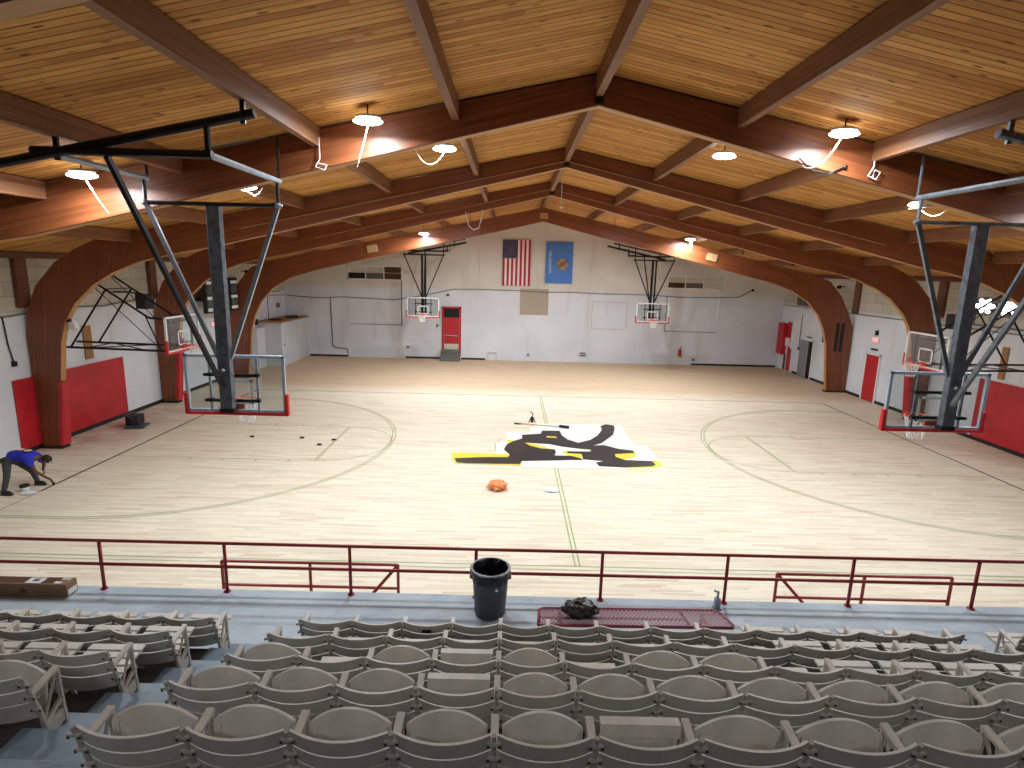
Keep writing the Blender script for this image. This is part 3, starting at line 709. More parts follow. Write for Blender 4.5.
MB().tube([(9.2, YF-.1, 1.04), (9.2, YF-.1, 1.12), (9.3, YF-.1, 1.16)], .025, 6).tube([(9.2, YF-.12, 1.08), (9.08, YF-.14, .95), (9.07, YF-.14, .7)], .014, 6).build('valve_hose', 'black', t)
MB().b2(9.12, 9.28, YF-.03, YF, .7, .8).build('bracket', 'steel', t)

# white storage room in the far left corner
t = thing('storage_box_room', 'boxy white storage room in the far left corner with stuff on top', 'storage room', (-14.75, 15.8, 0))
MB().b2(XL+.01, -14.08, 13.8, YF-.01, 0, 2.42).build('walls', 'whitewall', t)
MB().b2(XL+.01, -14.0, 13.72, YF-.01, 2.42, 2.5).build('plywood_top', 'wood_strip', t)
MB().b2(-14.09, -14.06, 13.82, 13.88, 0, 2.42).b2(-14.09, -14.06, 15.7, 15.73, 0, 2.42).build('corner_trim', 'white', t)
MB().ell((-14.06, 14.1, 1.2), (.06, .08, .06)).build('handle', 'black', t)
o = MB().b2(XL+.01, -15.0, 12.8, 13.78, 0, 2.15).b2(XL+.01, -14.97, 12.78, 13.79, 2.13, 2.18).build('wall_cabinet', 'whitewall', loc=(-15.2, 13.3, 0)); tag(o, 'narrow white cabinet in front of the corner storage room', 'cabinet')
o = crumple((-14.7, 14.6, 2.5), (.35, .4, .1), 31).build('cloth_pile', 'black', loc=(-14.7, 14.6, 2.5)); tag(o, 'dark flat pile on top of the corner storage room, nearer one', 'pile')
o = crumple((-14.5, 16.6, 2.5), (.35, .5, .12), 33).build('cloth_pile', 'black', loc=(-14.5, 16.6, 2.5)); tag(o, 'dark flat pile on top of the corner storage room, farther one', 'pile')
o = MB().b2(XL, XL+.12, 13.6, 13.75, 2.3, 2.62).build('wall_box', 'black', loc=(XL+.05, 13.7, 2.4)); tag(o, 'small black box on the left wall by the corner storage room', 'wall box')
o = MB().tube([(XL+.03, 15.4, 2.5), (XL+.03, 15.4, 4.0), (XL+.03, 17.2, 4.0)], .025, 6).build('wall_conduit', 'cable', loc=(XL+.03, 15.4, 2.5)); tag(o, 'bent conduit on the wall above the corner storage room', 'conduit')
o = MB().ell((XL+.1, 16.7, 3.2), (.18, .22, .3)).b2(XL, XL+.06, 16.6, 16.8, 3.1, 3.3).build('alarm_bell', 'cable', loc=(XL+.1, 16.7, 3.2)); tag(o, 'round alarm bell above the corner storage room', 'bell')

# ------------------------------------------------------------------ ceiling-hung hoops
def backboard(t, c, ax, s_, near):
    """c: centre of the glass bottom; ax 'y': board spans x and faces s_ along y; 'x': spans y and faces s_ along x"""
    def P(u, v, z): return (c[0]+u, c[1]+v*s_, z) if ax == 'y' else (c[0]+v*s_, c[1]+u, z)
    def bx(m, u0, u1, v0, v1, z0, z1):
        a, b = P(u0, v0, z0), P(u1, v1, z1); return m.b2(min(a[0], b[0]), max(a[0], b[0]), min(a[1], b[1]), max(a[1], b[1]), z0, z1)
    z0, z1, h = 2.9, 3.97, .915; e = .055
    g = MB(); bx(g, -h+e, h-e, -.008, .008, z0+e, z1-e); g.build('glass_pane', 'glass', t)
    f = MB(); bx(f, -h, h, -.03, .03, z0, z0+e); bx(f, -h, h, -.03, .03, z1-e, z1); bx(f, -h, -h+e, -.03, .03, z0, z1); bx(f, h-e, h, -.03, .03, z0, z1)
    f.build('board_frame', 'frame' if near else 'white', t, bevel=.005)
    q = MB(); w_ = .05
    for u0, u1, a, b in ((-.305, .305, 3.05, 3.05+w_), (-.305, .305, 3.46, 3.46+w_), (-.305, -.305+w_, 3.05, 3.51), (.305-w_, .305, 3.05, 3.51)): bx(q, u0, u1, .009, .013, a, b)
    q.build('target_square', 'white', t)
    p = MB(); bx(p, -h-.035, h+.035, -.05, .05, z0-.055, z0+.01); bx(p, -h-.04, -h+.03, -.05, .05, z0-.05, z0+.36); bx(p, h-.03, h+.04, -.05, .05, z0-.05, z0+.36)
    p.build('edge_pad', 'red_pad2', t, bevel=.02)
    rc = P(0, .38, 3.05)
    r_ = MB().ring(rc, .229, .012, 'z', 28, 6)
    a, b = P(-.1, 0.02, 3.05), P(.1, .16, 3.05)
    bx(r_, -.12, .12, .015, .05, 2.95, 3.08); bx(r_, -.08, .08, .02, .165, 3.03, 3.05)
    rim = r_.build('rim', 'orange', t)
    n_ = MB(); K = 12
    for k_ in range(K):
        for d in (1, -1):
            pts = []
            for j in range(6):
                t_ = j/5; R = .225-.105*t_**.8; an = 2*PI*(k_+d*j*.5)/K
                pts.append((rc[0]+R*math.cos(an), rc[1]+R*math.sin(an), rc[2]-.02-.42*t_))
            n_.tube(pts, .006 if near else .009, 4, False)
    n_.build('net', 'net', rim)
    return P
def ceiling_hoop(xc, s_, near, label, cy, mats):
    """s_: +1 faces +y"""
    t = thing('ceiling_hoop', label, 'basketball hoop', (xc, cy, 2.9), 'basketball hoops hung from the roof')
    st, dk, lt = mats
    P = backboard(t, (xc, cy, 0), 'y', s_, near)
    hz = 6.55 if near else 6.32; my = cy-.33*s_; hy = my-.05*s_
    w_, d_ = (.22, .14) if near else (.12, .1)
    if near: MB().bar((xc, my, 3.0), (xc, my, hz), w_, d_, (0, 1, 0)).build('mast', st, t, bevel=.01)
    else:
        MB().bar((xc-.09, my, 3.0), (xc-.09, my, hz), w_, d_, (0, 1, 0)).bar((xc+.1, my, 3.0), (xc+.1, my, hz), .08, d_, (0, 1, 0)).build('mast', st, t)
    # mounting arms and struts
    for z in (3.15, 3.62):
        m = MB(); m.bar((xc-.5, cy-.14*s_, z), (xc+.5, cy-.14*s_, z), .05, .05).bar((xc-.06, cy-.14*s_, z), (xc-.06, my, z), .04, .05).bar((xc+.06, cy-.14*s_, z), (xc+.06, my, z), .04, .05)
        for u in (-.43, .43): m.bar((xc+u, cy-.16*s_, z), (xc+u, cy-.03*s_, z), .07, .05)
        m.build('mounting_arm', 'black', t)
    for u in (-.43, .43): MB().bar((xc+u, cy-.06*s_, 2.93), (xc+u, cy-.06*s_, 3.94), .035, .035, (0, 1, 0)).build('board_strut', lt, t)
    # hinge bar, side braces
    hw = 1.1
    MB().tube([(xc-hw-.06, hy, hz), (xc+hw+.06, hy, hz)], .035 if near else .04, 8).build('hinge_bar', dk, t)
    for u in (-hw, hw):
        MB().bar((xc+u, hy, hz), (xc+(.1 if u > 0 else -.1), my, 3.95), .07 if near else .06, .05, (0, 1, 0)).build('side_brace', lt, t)
        MB().ell((xc+u, hy, hz), (.14, .1, .1)).build('hinge_clamp', lt, t)
    # carriage above
    cz = 6.95 if near else 6.58; ry = cy-2.55*s_ if near else cy-2.2*s_
    for u in (-hw, hw):
        MB().tube([(xc+u, hy, hz), (xc+u, hy, cz)], .03, 8).build('hanger', dk, t)
        MB().tube([(xc+u, ry, cz), (xc+u, hy+.1*s_, cz)], .045, 8).build('carriage_side_tube', lt if near else dk, t)
    MB().tube([(xc-hw-.05, ry, cz), (xc+hw+.05, ry, cz)], .055 if near else .045, 8).build('carriage_rear_tube', dk, t)
    MB().bar((xc-.2, ry, cz-.05), (xc-.02, my-.1*s_, 3.45), .07 if near else .05, .06, (1, 0, 0)).build('rear_brace', dk, t)
    m = MB()
    sg = 1 if xc > 0 else -1
    def rz(x): return deckz(x)-.38-.12 if near else deckz(x)-.95
    # sloping support pipe following the roof
    xi, xo = (4.7, 9.85) if near else (4.15, 7.6)
    m.tube([(sg*xi, ry, rz(xi)), (sg*xo, ry, rz(xo))], .06 if near else .06, 10)
    m.build('roof_pipe', 'black' if not near else dk, t)
    MB().tube([(xc-sg*hw, ry, cz), (xc-sg*hw, ry, rz(abs(xc-sg*hw)))], .04, 8).build('rear_hanger', dk, t)
    for xx in ((4.85, 7.25, 9.7) if near else (4.85, 7.25)):
        m = MB().b2(sg*xx-.03, sg*xx+.03, ry-.02, ry+.02, rz(xx)-.1, deckz(xx)-.2)
        m.ring((sg*xx, ry, rz(xx)), .06, .022, 'x', 12, 5); m.build('roof_bracket', dk, t)
    if near:
        for u in (-hw, hw): MB().tube([(xc+u, hy+.1*s_, cz-.03), (xc+u, hy+.1*s_, deckz(xc+u)-.2)], .022, 6).build('front_hanger', dk, t)
    else:
        for u in (-hw, hw): MB().tube([(xc+u, hy, cz), (xc+u, hy, deckz(abs(xc+u))-.1)], .03, 6).build('front_hanger', dk, t)
        MB().tube([(xc-sg*hw, hy-.2*s_, cz), (xc-sg*(hw+.35), hy-.2*s_, cz), (xc-sg*(hw+.35), hy-.2*s_, rz(abs(xc)-hw-.35))], .03, 6).build('bent_hanger', dk, t)
        MB().tube([(xc-sg*(hw+1.2)*1.0, hy-.2*s_, deckz(abs(xc)-hw-1.2)-.85), (xc+sg*hw, hy-.2*s_, deckz(abs(xc)+hw)-.8)], .045, 6).build('front_roof_pipe', dk, t)
    if near:
        MB().box((xc, my, 3.02), (.25, .16, .08)).build('mast_foot', 'black', t)
        MB().ell((xc, my-.09*s_, 3.75), (.06, .05, .06)).build('bolt', 'steel_l', t)
    return t
ceiling_hoop(-6.42, 1, True, 'glass backboard hoop hung on a steel mast at near left, seen from behind', -7.53, ('steel', 'black', 'steel_l'))
ceiling_hoop(6.44, 1, True, 'glass backboard hoop hung on a steel mast at near right, seen from behind', -7.53, ('steel', 'steel', 'steel'))
ceiling_hoop(-6.38, -1, False, 'small distant hoop hung on black tubes before the far wall, left of the flags', 14.6, ('black', 'black', 'black'))
ceiling_hoop(6.53, -1, False, 'small distant hoop hung on black tubes before the far wall, right of the flags', 14.6, ('black', 'black', 'black'))

# ------------------------------------------------------------------ wall-mounted hoops
def wall_hoop(sg, label):
    xb = sg*11.65; xw = XR if sg > 0 else XL; fc = -sg; cy = .05
    t = thing('wall_hoop', label, 'basketball hoop', (xb, cy, 2.9), 'basketball hoops on wall brackets')
    backboard(t, (xb, cy, 0), 'x', fc, False)
    for yy, nm in ((cy-.6, 'near'), (cy+.6, 'far')):
        xt = sg*15.05
        T = MB().tube([(xb+sg*.05, yy, 3.88), (sg*12.3, yy, 3.92), (sg*14.35, yy, 5.3), (xw, yy, 4.8)], .035, 8)
        T.build('upper_arm', 'black', t)
        MB().tube([(xb+sg*.05, yy, 2.92), (xw, yy, 2.98)], .035, 8).build('lower_arm', 'black', t)
        MB().tube([(sg*13.5, yy, 4.74), (sg*14.75, yy, 2.97)], .03, 8).build('strut', 'black', t)
        MB().tube([(sg*12.4, yy, 3.98), (sg*12.0, yy, 2.93)], .02, 6).build('short_strut', 'black', t)
        MB().tube([(sg*14.2, yy, 5.15), (sg*12.0, yy, 2.95)], .012, 6).build('tie_rod', 'black', t)
    MB().tube([(sg*14.3, cy-.6, 2.96), (sg*12.6, cy+.6, 2.96)], .018, 6).tube([(sg*14.3, cy+.6, 2.96), (sg*12.6, cy-.6, 2.96)], .018, 6).tube([(sg*14.3, cy-.6, 2.96), (sg*14.3, cy+.6, 2.96)], .02, 6).build('cross_bracing', 'black', t)
    MB().tube([(sg*13.5, cy-.6, 4.74), (sg*13.5, cy+.6, 4.74)], .02, 6).build('upper_cross_tube', 'black', t)
    m = MB()
    for z in (3.1, 3.8): m.bar((xb+sg*.07, cy-.62, z), (xb+sg*.07, cy+.62, z), .04, .05)
    for yy in (cy-.6, cy+.6): m.bar((xb+sg*.07, yy, 2.9), (xb+sg*.07, yy, 3.95), .05, .04, (1, 0, 0))
    m.build('board_bracket', 'black', t)
wall_hoop(-1, 'hoop on black wall brackets reaching out from the left wall')
wall_hoop(1, 'hoop on black wall brackets reaching out from the right wall')

# ------------------------------------------------------------------ left wall fittings
def pad(side, y0, y1, z0, z1, label):
    x = XL if side < 0 else XR
    o = MB().b2(x, x-side*.06, y0, y1, z0, z1).build('wall_pad', 'red_pad', loc=(x, (y0+y1)/2, z0), bevel=.015); tag(o, label, 'wall pad', 'red wall pads')
pad(-1, -1.98, -.98, .14, 2.18, 'narrow red wall pad left of the padded arch leg, behind the worker')
pad(-1, -.55, 2.66, .14, 2.18, 'wide red wall pad right of the left padded arch leg')
pad(1, -1.9, -.98, .14, 2.24, 'red wall pad on the right wall seen at the frame edge')
pad(1, -.9, 2.3, .14, 2.24, 'wide red wall pad on the right wall behind the near right hoop')
def colpad(i, s_, label, z1=2.05):
    y = YA[i]; xi = 14.86
    ip = [(b, a) for a, b in INN if b <= z1+.6]; ip.sort()
    def xin(z):
        for (za, xa), (zb, xb) in zip(ip[:-1], ip[1:]):
            if za <= z <= zb: return xa+(xb-xa)*(z-za)/(zb-za)
        return ip[-1][1]
    zs = [.1, 1.0, min(z1, 2.1), z1]
    m = MB().prism([(s_*(xin(z)-.09), z) for z in zs]+[(s_*(xin(z)-.006), z) for z in reversed(zs)], y-.05, y+AT+.05, 'xz')
    m.prism([(s_*(xin(z)-.09), z) for z in zs]+[(s_*(xin(z)+.04), z) for z in reversed(zs)], y-.06, y-.006, 'xz')
    o = m.build('column_pad', 'red_pad', loc=(s_*xi, y, .1), bevel=.02); tag(o, label, 'column pad', 'red pads on arch legs')
colpad(2, -1, 'red pad wrapped on the arch leg behind the worker')
colpad(3, -1, 'red pad on the left arch leg behind the near left backboard', 2.6)
colpad(3, 1, 'red pad on the right arch leg behind the near right backboard', 2.6)
colpad(2, 1, 'red pad on the arch leg at the right frame edge')
for side in (-1, 1):
    x = XL if side < 0 else XR
    o = MB().b2(x, x-side*.05, .9 if side < 0 else 1.35, 1.25 if side < 0 else 1.6, 2.35, 3.45).build('wood_strip', 'wood_strip', loc=(x, 1.1, 2.35)); tag(o, 'short upright bare board on the %s wall above the red pad' % ('left' if side < 0 else 'right'), 'board')
    pts = [(x-side*.04, -9, 4.1), (x-side*.04, -4, 4.02), (x-side*.04, -1.8, 3.98), (x-side*.05, 0, 4.12), (x-side*.05, 2, 4.05), (x-side*.05, 4.2, 4.2), (x-side*.05, 9, 4.0), (x-side*.05, 13, 3.9), (x-side*.05, 17.8, 3.75)]
    if side > 0: pts = [(a, b, 3.92) for a, b, c in pts]
    o = MB().tube(pts, .022, 6).build('wall_cable', 'cable', loc=(x, 4, 4)); tag(o, 'dark cable running along the %s wall at the paint line' % ('left' if side < 0 else 'right'), 'cable')
    # loudspeaker on the wall
    t = thing('loudspeaker', 'black loudspeaker under the roof behind the %s wall hoop bracket' % ('left' if side < 0 else 'right'), 'loudspeaker', (side*14.25, 2.4, 3.85))
    MB().box((side*14.3, 2.5, 4.2), (.42, .4, .52), Matrix.Rotation(side*.25, 3, 'Z')).build('cabinet', 'black', t, bevel=.02)
    MB().box((side*14.3, 2.29, 4.2), (.34, .012, .44), Matrix.Rotation(side*.25, 3, 'Z')).build('grille_cloth', 'rubber', t)
    MB().tube([(side*14.4, 2.6, 4.45), (side*14.9, 2.6, 4.5), (x, 2.6, 4.5)], .03, 8).build('wall_arm', 'black', t)
t = thing('junction_box', 'small white box on the inner curve of the left padded arch', 'wall box', (-14.2, -1.3, 3.75))
MB().box((-14.08, -1.2, 3.7), (.16, .16, .22), Matrix.Rotation(-.3, 3, 'Y')).build('body', 'white', t, bevel=.01)
MB().box((-14.2, -1.22, 3.85), (.1, .1, .08)).build('bracket', 'black', t)
o = MB().tube([(XL+.03, -2.0, 4.0), (XL+.04, -1.95, 3.2), (XL+.04, -1.85, 2.7)], .018, 6).b2(XL, XL+.08, -1.9, -1.78, 2.58, 2.72).build('hanging_lead', 'black', loc=(XL, -1.9, 2.7)); tag(o, 'black lead hanging on the left wall above the narrow red pad', 'lead')
# scoreboard
t = thing('scoreboard', 'black scoreboard panel high on the left wall behind the near left hoop mast', 'scoreboard', (XL+.4, 8.8, 3.35))
sx = -14.62
MB().b2(sx-.16, sx, 7.2, 10.15, 3.4, 4.92).build('cabinet', 'black', t, bevel=.02)
MB().b2(XL, sx-.15, 7.8, 9.8, 3.9, 4.0).build('wall_bracket', 'black', t)
for yy in (7.6, 9.75):
    for z in (4.72, 4.05, 3.55): MB().b2(sx+.0, sx+.015, yy-.3, yy+.3, z-.07, z+.07).build('caption_plate', 'white', t)
for yy in (7.6, 9.75, 8.7):
    MB().b2(sx, sx+.01, yy-.28, yy+.28, 4.2, 4.6).build('digit_window', 'grille', t); MB().b2(sx, sx+.01, yy-.28, yy+.28, 3.66, 3.94).build('digit_window', 'grille', t)
def exit_sign(x, y, z, s_, label):
    t = thing('exit_sign', label, 'exit sign', (x, y, z), 'red exit signs')
    MB().b2(x, x-s_*.05, y-.22, y+.22, z-.12, z+.12).build('box', 'white', t, bevel=.008)
    xx = x-s_*.056
    R = Matrix(((0, 0, 1, 0), (1, 0, 0, 0), (0, 1, 0, 0), (0, 0, 0, 1))) if s_ < 0 else Matrix(((0, 0, -1, 0), (-1, 0, 0, 0), (0, 1, 0, 0), (0, 0, 0, 1)))
    text_mesh('EXIT', .22, 'exit_emit', t, Matrix.Translation((xx, y, z)) @ R)
exit_sign(XL, 9.2, 2.75, -1, 'red lit exit sign on the left wall behind the near left hoop')
exit_sign(XR, 8.45, 2.86, 1, 'red lit exit sign above the red door in the right wall')
# floor fan by the left pads
t = thing('floor_blower', 'small dark blower sitting on the floor before the left red pad', 'blower', (-14.3, 1.35, 0))
MB().box((-14.35, 1.4, .2), (.42, .55, .34), Matrix.Rotation(.2, 3, 'Z')).build('body', 'rubber', t, bevel=.05)
MB().box((-14.15, 1.2, .04), (.6, .6, .05), Matrix.Rotation(.2, 3, 'Z')).build('base', 'grille', t, bevel=.01)
MB().tube([(-14.2, 1.08, .3), (-14.5, 1.12, .42), (-14.55, 1.65, .4)], .02, 6).build('handle', 'grille', t)
m = MB()
for k_ in range(5): m.box((-14.15+.01*k_, 1.10, .1+.05*k_), (.32, .02, .014), Matrix.Rotation(.2, 3, 'Z'))
m.build('vent_slats', 'grille', t)

# ------------------------------------------------------------------ right wall fittings
t = thing('red_door', 'red door standing in the right wall under an exit sign', 'door', (XR, 8.45, 0))
MB().b2(XR-.05, XR, 7.98, 8.92, .02, 2.16).build('door_leaf', 'red_door', t)
MB().b2(XR-.07, XR, 7.9, 7.98, 0, 2.24).b2(XR-.07, XR, 8.92, 9.0, 0, 2.24).b2(XR-.07, XR, 7.9, 9.0, 2.16, 2.24).build('door_frame', 'white', t)
MB().ell((XR-.1, 8.1, 1.0), (.06, .06, .06)).build('knob', 'steel', t)
o = MB().b2(XR-.05, XR, 8.25, 8.7, 2.38, 2.46).build('door_plate', 'black', loc=(XR, 8.45, 2.4)); tag(o, 'thin dark nameplate between the right red door and the exit sign', 'sign')
o = MB().b2(XR-.08, XR, 8.37, 8.52, 3.08, 3.3).build('wall_box', 'black', loc=(XR, 8.45, 3.1)); tag(o, 'black emergency lamp box above the right exit sign', 'wall box')
t = thing('double_door', 'grey door ajar with a dark gap in the right wall beyond the far arch leg', 'door', (XR, 14.4, 0))
MB().b2(XR-.03, XR, 13.85, 14.3, .02, 2.1).build('opening', 'dark', t)
MB().b2(XR-.05, XR, 14.3, 15.25, .02, 2.1).build('door_leaf', 'grey_door', t)
MB().b2(XR-.06, XR, 13.78, 13.85, 0, 2.16).b2(XR-.06, XR, 13.78, 15.3, 2.1, 2.17).build('door_frame', 'white', t)
MB().b2(XR-.05, XR, 14.1, 14.6, 2.28, 2.34).build('closer_box', 'black', t)
t = thing('wall_frame', 'small framed notice on the right wall beside the far arch leg', 'picture', (XR, 12.9, 2.35))
MB().b2(XR-.03, XR, 12.65, 13.1, 2.1, 2.65).build('frame', 'white', t, bevel=.01)
MB().b2(XR-.036, XR-.03, 12.72, 13.03, 2.2, 2.55).build('dark_print', 'grille', t)
t = thing('locker_panel', 'red and white panels on the right wall near the far corner', 'panel', (XR, 17.2, 0))
MB().b2(XR-.28, XR-.002, 17.0, 17.7, .95, 2.85).build('red_cabinet', 'red_door', t, bevel=.02)
MB().b2(XR-.06, XR, 16.35, 16.95, 1.75, 2.95).build('red_upper_panel', 'red_door', t)
MB().b2(XR-.08, XR-.0, 16.0, 16.35, 1.4, 3.0).build('white_box', 'white', t)
MB().b2(XR-.09, XR-.0, 16.5, 17.0, 1.5, 2.0).build('white_lower_box', 'white', t)
MB().b2(XR-.05, XR, 16.3, 16.7, .05, 1.5).build('red_post', 'red_door', t)
MB().b2(XR-.05, XR, 16.9, 17.1, .05, 1.0).build('dark_post', 'card_d', t)
o = MB().tube([(XR-.03, 15.4, 3.5), (XR-.03, 15.4, 1.6)], .02, 6).b2(XR-.06, XR, 15.3, 15.5, 1.45, 1.62).build('wall_conduit', 'cable', loc=(XR, 15.4, 1.5)); tag(o, 'thin conduit ending in a box left of the grey door', 'conduit')
m = MB().b2(XR-.05, XR, 14.1, 16.2, 4.0, 4.06).b2(XR-.05, XR, 14.1, 16.2, 4.8, 4.86).b2(XR-.05, XR, 14.1, 14.16, 4, 4.86).b2(XR-.05, XR, 16.14, 16.2, 4, 4.86).b2(XR-.05, XR, 15.2, 15.25, 4, 4.86)
t = thing('high_louver', 'dark framed louver window high on the right wall behind the far arch', 'vent', (XR, 15, 4.4)); m.build('frame', 'post', t)
m = MB().b2(XR-.02, XR, 14.1, 16.2, 4, 4.86)
for k_ in range(7): m.box((XR-.03, 15.15, 4.1+.11*k_), (.04, 2.0, .015), Matrix.Rotation(.5, 3, 'Y'))
m.build('louver', 'cable', t)
# twin floodlights on the right wall
FL = ((2.09, 4.79), (1.11, 4.79))
for i, (yy, zz) in enumerate(FL):
    C_ = Vector((14.9, yy, zz)); D_ = Vector((-.7, -.7, -.1)).normalized(); Rm = D_.to_track_quat('Z', 'Y').to_matrix()
    t = thing('floodlight', 'round white floodlight on the right wall, %s' % ('left of the twin pair' if i == 0 else 'right of the twin pair'), 'floodlight', (XR, yy, zz), 'twin floodlights on the right wall')
    MB().tube([(XR, yy+.1, zz), C_-D_*.2], .04, 8).build('wall_arm', 'housing', t)
    MB().tube([C_-D_*.2, C_], [.1, .3], 20).build('reflector', 'housing', t, smooth=True)
    for k_ in range(6):
        a = k_*PI/3; MB().ell(C_+D_*.02+Rm @ Vector((.17*math.cos(a), .17*math.sin(a), 0)), (.22, .15, .05), 10, 6, Rm @ Matrix.Rotation(a, 3, 'Z')).build('lens_petal', 'flood_emit', t, smooth=True)
    m = MB(); pts_ = []
    for k_ in range(25): a = k_*PI/12; pts_.append(C_+D_*.06+Rm @ Vector((.31*math.cos(a), .31*math.sin(a), 0)))
    m.tube(pts_, .012, 5)
    for k_ in range(4): a = k_*PI/4+.2; v_ = Rm @ Vector((.31*math.cos(a), .31*math.sin(a), 0)); m.tube([C_+D_*.06+v_, C_+D_*.07-v_], .008, 5)
    m.build('wire_guard', 'black', t)
    MB().ell(C_+D_*.02, (.16, .16, .05), 12, 6, Rm).build('lens_centre', 'flood_emit', t, smooth=True)
    pd = bpy.data.lights.new('floodlight_glow', 'SPOT'); pd.energy = 60; pd.spot_size = 2.4; pd.shadow_soft_size = .1; pd.color = (.95, .93, 1)
    po = bpy.data.objects.new('floodlight_glow', pd); COL.objects.link(po); po.parent = t; po.location = C_+D_*.12-Vector((XR, yy, zz)); po.rotation_euler = (-D_).to_track_quat('Z', 'Y').to_euler()
m = MB().b2(XR-.04, XR, .9, 3.1, 4.05, 4.1).b2(XR-.04, XR, .9, 3.1, 4.95, 5.0).b2(XR-.04, XR, .9, .95, 4.05, 5).b2(XR-.04, XR, 3.05, 3.1, 4.05, 5)
tag(m.build('backing_frame', 'cable', loc=(XR, 2, 4.05)), 'grey frame on the right wall behind the twin floodlights', 'wall trim')
for sx_, yy, lab in ((-1, 12.4, 'small black camera high on the left wall beyond the scoreboard'), (1, 11.6, 'small black camera high on the right wall above the far arch leg')):
    x = XL if sx_ < 0 else XR
    t = thing('wall_camera', lab, 'camera', (x, yy, 5.15)); MB().tube([(x, yy, 5.2), (x-sx_*.2, yy, 5.2)], .025, 6).build('arm', 'black', t)
    MB().ell((x-sx_*.28, yy, 5.17), (.22, .3, .2)).build('body', 'black', t, smooth=True)

# ------------------------------------------------------------------ stands
DZ = .95
MB().b2(XL, XR, -12.06, -10.24, 0, DZ).build('floor_walkway', 'concrete', kind='structure')
EDGE = {2: -12.06, 3: -12.85, 4: -13.63, 5: -14.4, 6: -15.18, 7: -15.97, 8: -16.75, 9: -17.54, 10: -18.3}
FZ = {1: DZ, 2: 1.32, 3: 1.674, 4: 2.036, 5: 2.39, 6: 2.75, 7: 3.11, 8: 3.47, 9: 3.83, 10: 4.0}
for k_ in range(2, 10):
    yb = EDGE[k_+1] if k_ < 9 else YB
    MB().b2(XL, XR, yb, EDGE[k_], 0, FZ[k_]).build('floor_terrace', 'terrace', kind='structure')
ALEFT, ARIGHT = -4.72, -3.5
for k_ in range(1, 7):
    e = EDGE[k_+1]
    o = MB().b2(ALEFT, ARIGHT, e-.02, e+.36, FZ[k_]+.001, FZ[k_]+.185).build('aisle_step', 'step', loc=(-4.1, e+.2, FZ[k_]), bevel=.008)
    tag(o, 'blue-grey half step in the left aisle, %s up from the walkway' % ordn(2*k_-2), 'step', 'steps of the left aisle')
    yb = EDGE[k_+2] if k_+2 in EDGE else -16.75
    o = MB().b2(ALEFT, ARIGHT, yb+.0, e+.004, FZ[k_+1]+.001, FZ[k_+1]+.014).build('aisle_tread', 'step', loc=(-4.1, e-.3, FZ[k_+1]), bevel=.004)
    tag(o, 'blue-grey full tread in the left aisle, %s up from the walkway' % ordn(2*k_-1), 'step', 'steps of the left aisle')

# railing along the walkway edge
rl = thing('walkway_railing', 'long red pipe railing along the front edge of the grey walkway', 'railing', (-1, -10.3, DZ))
POSTX = [-10.77, -8.97, -7.17, -5.4, -3.62, -1.82, -.02, 1.77, 3.57, 5.36, 7.16, 8.96]
for z, nm in ((1.70, 'top_rail'), (1.34, 'middle_rail')):
    MB().tube([(-11.5, -10.3, z), (11.5, -10.3, z)], .024, 8).build(nm, 'red_rail', rl, smooth=True)
for x in POSTX:
    MB().tube([(x, -10.3, DZ), (x, -10.3, 1.70)], .024, 8).tube([(x, -10.3, DZ), (x, -10.3, DZ+.012)], .05, 10).build('post', 'red_rail', rl, smooth=True)
for a, b, inner, lab in ((-6.15, -3.2, -3.2, 'low red pipe frame on the court floor below the railing, left'), (3.17, 6.12, 3.17, 'low red pipe frame on the court floor below the railing, right')):
    t = thing('low_pipe_frame', lab, 'pipe frame', ((a+b)/2, -9.0, 0), 'low red pipe frames')
    MB().tube([(a, -9, .71), (b, -9, .71)], .026, 8).build('top_bar', 'red_rail', t)
    MB().tube([(a, -9, .28), (b, -9, .28)], .025, 8).build('lower_bar', 'red_rail', t)
    for x in (a, (a+b)/2, b): MB().tube([(x, -9, 0), (x, -9, .71)], .026, 8).build('leg', 'red_rail', t)
    sg = 1 if inner > 0 else -1
    MB().tube([(inner, -9, .71), (inner+sg*.42, -9.25, .26), (inner+sg*.6, -9.35, 0)], .028, 8).build('slanted_leg', 'red_rail', t)

# bin
t = thing('trash_can', 'grey round trash can with a black liner on the walkway', 'trash can', (-1.6, -10.66, DZ))
c = (-1.6, -10.66, DZ)
MB().lathe(c, [(.195, 0), (.21, .02), (.245, .54), (.255, .65), (.255, .66), (.235, .66), (.2, .1), (.0001, .09)], 32).build('body', 'can', t, smooth=True)
MB().ring((c[0], c[1], c[2]+.672), .255, .018, 'z', 32, 8).build('rim', 'can_rim', t, smooth=True)
m = MB(); rnd = random.Random(4); n_ = 40
pr_ = [(.262, .53), (.27, .6), (.272, .675), (.24, .69), (.215, .6), (.18, .42), (.13, .24), (.02, .2)]
rings = [[m.bm.verts.new((c[0]+(r_+rnd.uniform(-.012, .012))*math.cos(2*PI*j/n_), c[1]+(r_+rnd.uniform(-.012, .012))*math.sin(2*PI*j/n_), c[2]+z+rnd.uniform(-.012, .012)*(0 if i in (2, 3) else 1))) for j in range(n_)] for i, (r_, z) in enumerate(pr_)]
for i in range(len(rings)-1):
    for j in range(n_): m.bm.faces.new((rings[i][j], rings[i][(j+1) % n_], rings[i+1][(j+1) % n_], rings[i+1][j]))
m.build('liner', 'bag', t)
for s_ in (-1, 1): MB().box((c[0]+s_*.268, c[1], c[2]+.56), (.03, .12, .05)).build('handle', 'can', t, bevel=.01)
MB().box((c[0]+.09, c[1]-.235, c[2]+.47), (.035, .012, .03), Matrix.Rotation(.38, 3, 'Z')).build('sticker', 'white', t)

